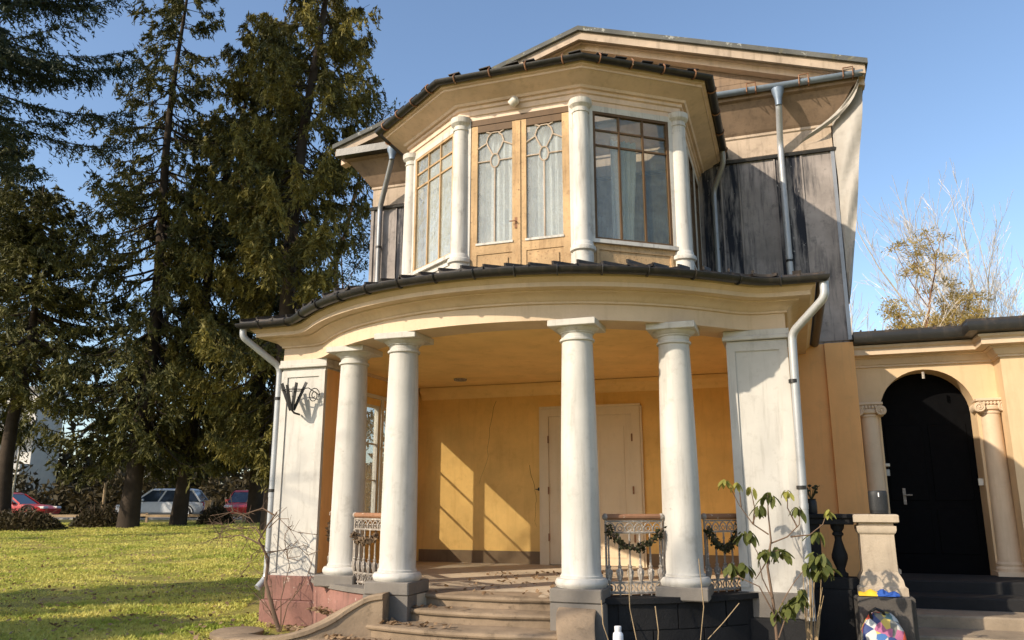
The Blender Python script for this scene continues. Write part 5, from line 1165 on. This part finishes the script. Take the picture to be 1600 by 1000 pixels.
garland(as_(1.31), as_(1.83), 1.33, .20, 'dark leaf garland sagging on the railing between the right columns', 1)
garland(as_(2.26), as_(2.56), 1.33, .22, 'dark leaf garland on the railing beside the right corner pier', 2)
M['wreath'] = foliage_mat('faded_wreath', (.09, .06, .035), (.22, .15, .09), 25, .15)
garland(as_(-1.80), as_(-1.34), 1.24, .10, 'faded wreath garland on the railing between the left columns', 3, 220, mat='wreath')
garland(as_(-2.58), as_(-2.28), 1.22, .08, 'faded wreath on the railing beside the left corner pier', 4, 160, mat='wreath', wreath=.09)

# ------------------------------------------------------------------ grass and fallen leaves
def lawn_points(rg, n, ymin=8.2, ymax=37, p=1.5):
    t = rg.rand(n); y = ymin + (ymax - ymin) * t ** p; x0 = -.78 * y - 1.5; x1 = np.where(y < 12, -2.6 - np.maximum(0, y - 9) * .26, -.22 * y - 1.2); x = x0 + (x1 - x0) * rg.rand(n); return x, y
def gz(x, y):
    t = np.clip((y - 10) / 32, 0, 1); return .06 + .64 * t * t * (3 - 2 * t)
M['grass'] = foliage_mat('grass_blades', (.30, .36, .05), (.76, .66, .19), .9, .35)
rg_ = np.random.RandomState(5); n = 250000; x, y = lawn_points(rg_, n); h = .022 * rg_.uniform(.5, 1.6, n) * (1 + y / 40)
den = np.sin(x * 1.3 + 1.7 * np.sin(y * .8)) * np.sin(y * 1.1 + 1.3 * np.sin(x * .9)) + .6 * np.sin(x * 3.7 + y * 2.1) * np.sin(y * 4.3 - x)
h = h * np.clip(.85 - .45 * den, .25, 1.6); keep = rg_.rand(n) > np.clip(den - .25, 0, .75); x, y, h = x[keep], y[keep], h[keep]; n = len(x); C = np.stack([x, y, gz(x, y) + h * .6], 1)
A_ = unit(np.stack([rg_.normal(0, 1.0, n), rg_.normal(0, 1.0, n), np.ones(n)], 1)) * h[:, None]; B_ = unit(np.stack([rg_.normal(0, 1, n), rg_.normal(0, 1, n), np.zeros(n)], 1)) * (.0055 * (1 + y / 14))[:, None]
tag(cards('grass', 'grass', C, A_, B_), 'short sunlit lawn grass with patchy dead blades', 'grass', kind='stuff')
n = 4200; x, y = lawn_points(rg_, n, 8.2, 34, 1.3); C = np.stack([x, y, gz(x, y) + rg_.uniform(.02, .06, n)], 1)
k2 = 1500; P = [place(rg_.uniform(-2.9, .9), rg_.uniform(6.9, 7.75), 0) for _ in range(500)]
def step_h(u, d):
    r = math.hypot(u, 11.5 - d); return .613 if r < 3.1 else .485 if r < 3.4 else .355 if r < 3.82 else .225 if r < 4.24 else .10 if r < 4.66 else .065
st = []
for _ in range(700):
    u = -2.3 + 2.2 * rg_.beta(1.0, 1.6); rr = rg_.choice([3.36, 3.75, 4.15, 4.5], p=[.12, .25, .35, .28]) - abs(rg_.normal(0, .10)); a = math.asin(max(-.9, min(.9, u / rr)))
    w = place(rr * math.sin(a), 11.5 - rr * math.cos(a), step_h(rr * math.sin(a), 11.5 - rr * math.cos(a)) + rg_.uniform(.012, .03)); st.append(tuple(w))
for _ in range(140):
    w = place(rg_.uniform(-.9, .9), rg_.uniform(8.5, 11.5), Z0 + .015); st.append(tuple(w))
for _ in range(500):
    u, d = rg_.uniform(-3.3, 3.9), rg_.uniform(6.8, 9.0)
    w = place(u, d, .085); st.append(tuple(w))
C = np.concatenate([C, np.array(st)]); n = len(C)
nrm = unit(np.stack([rg_.normal(0, .45, n), rg_.normal(0, .45, n), np.ones(n)], 1)); A_ = unit(np.cross(nrm, rg_.normal(0, 1, (n, 3)))); B_ = np.cross(nrm, A_); s = rg_.uniform(.016, .045, (n, 1))
tag(cards('fallen_leaves', 'deadleaf', C, A_ * s, B_ * s * .75), 'dry brown fallen leaves on the lawn and the steps', 'leaves', kind='stuff')

for ob in bpy.data.objects:
    if '_o' in ob: del ob['_o']
import OpenImageIO as oiio, numpy as np, sys
a=oiio.ImageBuf('/workdir/render_main.png').get_pixels(oiio.FLOAT)[...,:3]*255
s=1024/1600
for n,x,y in [('sky tl',300,20),('sky top',700,40),('sky right',1450,200),('sky tr',1580,20),('colC lit',895,700),('colC shade',925,700),('pilL',470,700),('pilR lit',1200,800),('pilR shade',1170,560),('ceil',780,560),('backwall',800,700),('patch',720,760),('entab',800,490),('bay soffit',800,120),('greywall shade',1180,340),('grey lit',1275,270),('lawn lit',200,890),('lawn shade',200,945),('wing wall',1340,580),('arch wall R',1560,600),('orange wall',1290,650),('step',700,930),('basewall',1060,960),('tree lit',330,450),('tree dark',480,400),('glass FC',780,320),('glass FR',985,300),('frieze bay',800,170)]:
    i,j=int(y*s),int(x*s); print(n,a[i-2:i+3,j-2:j+3].mean((0,1)).round())
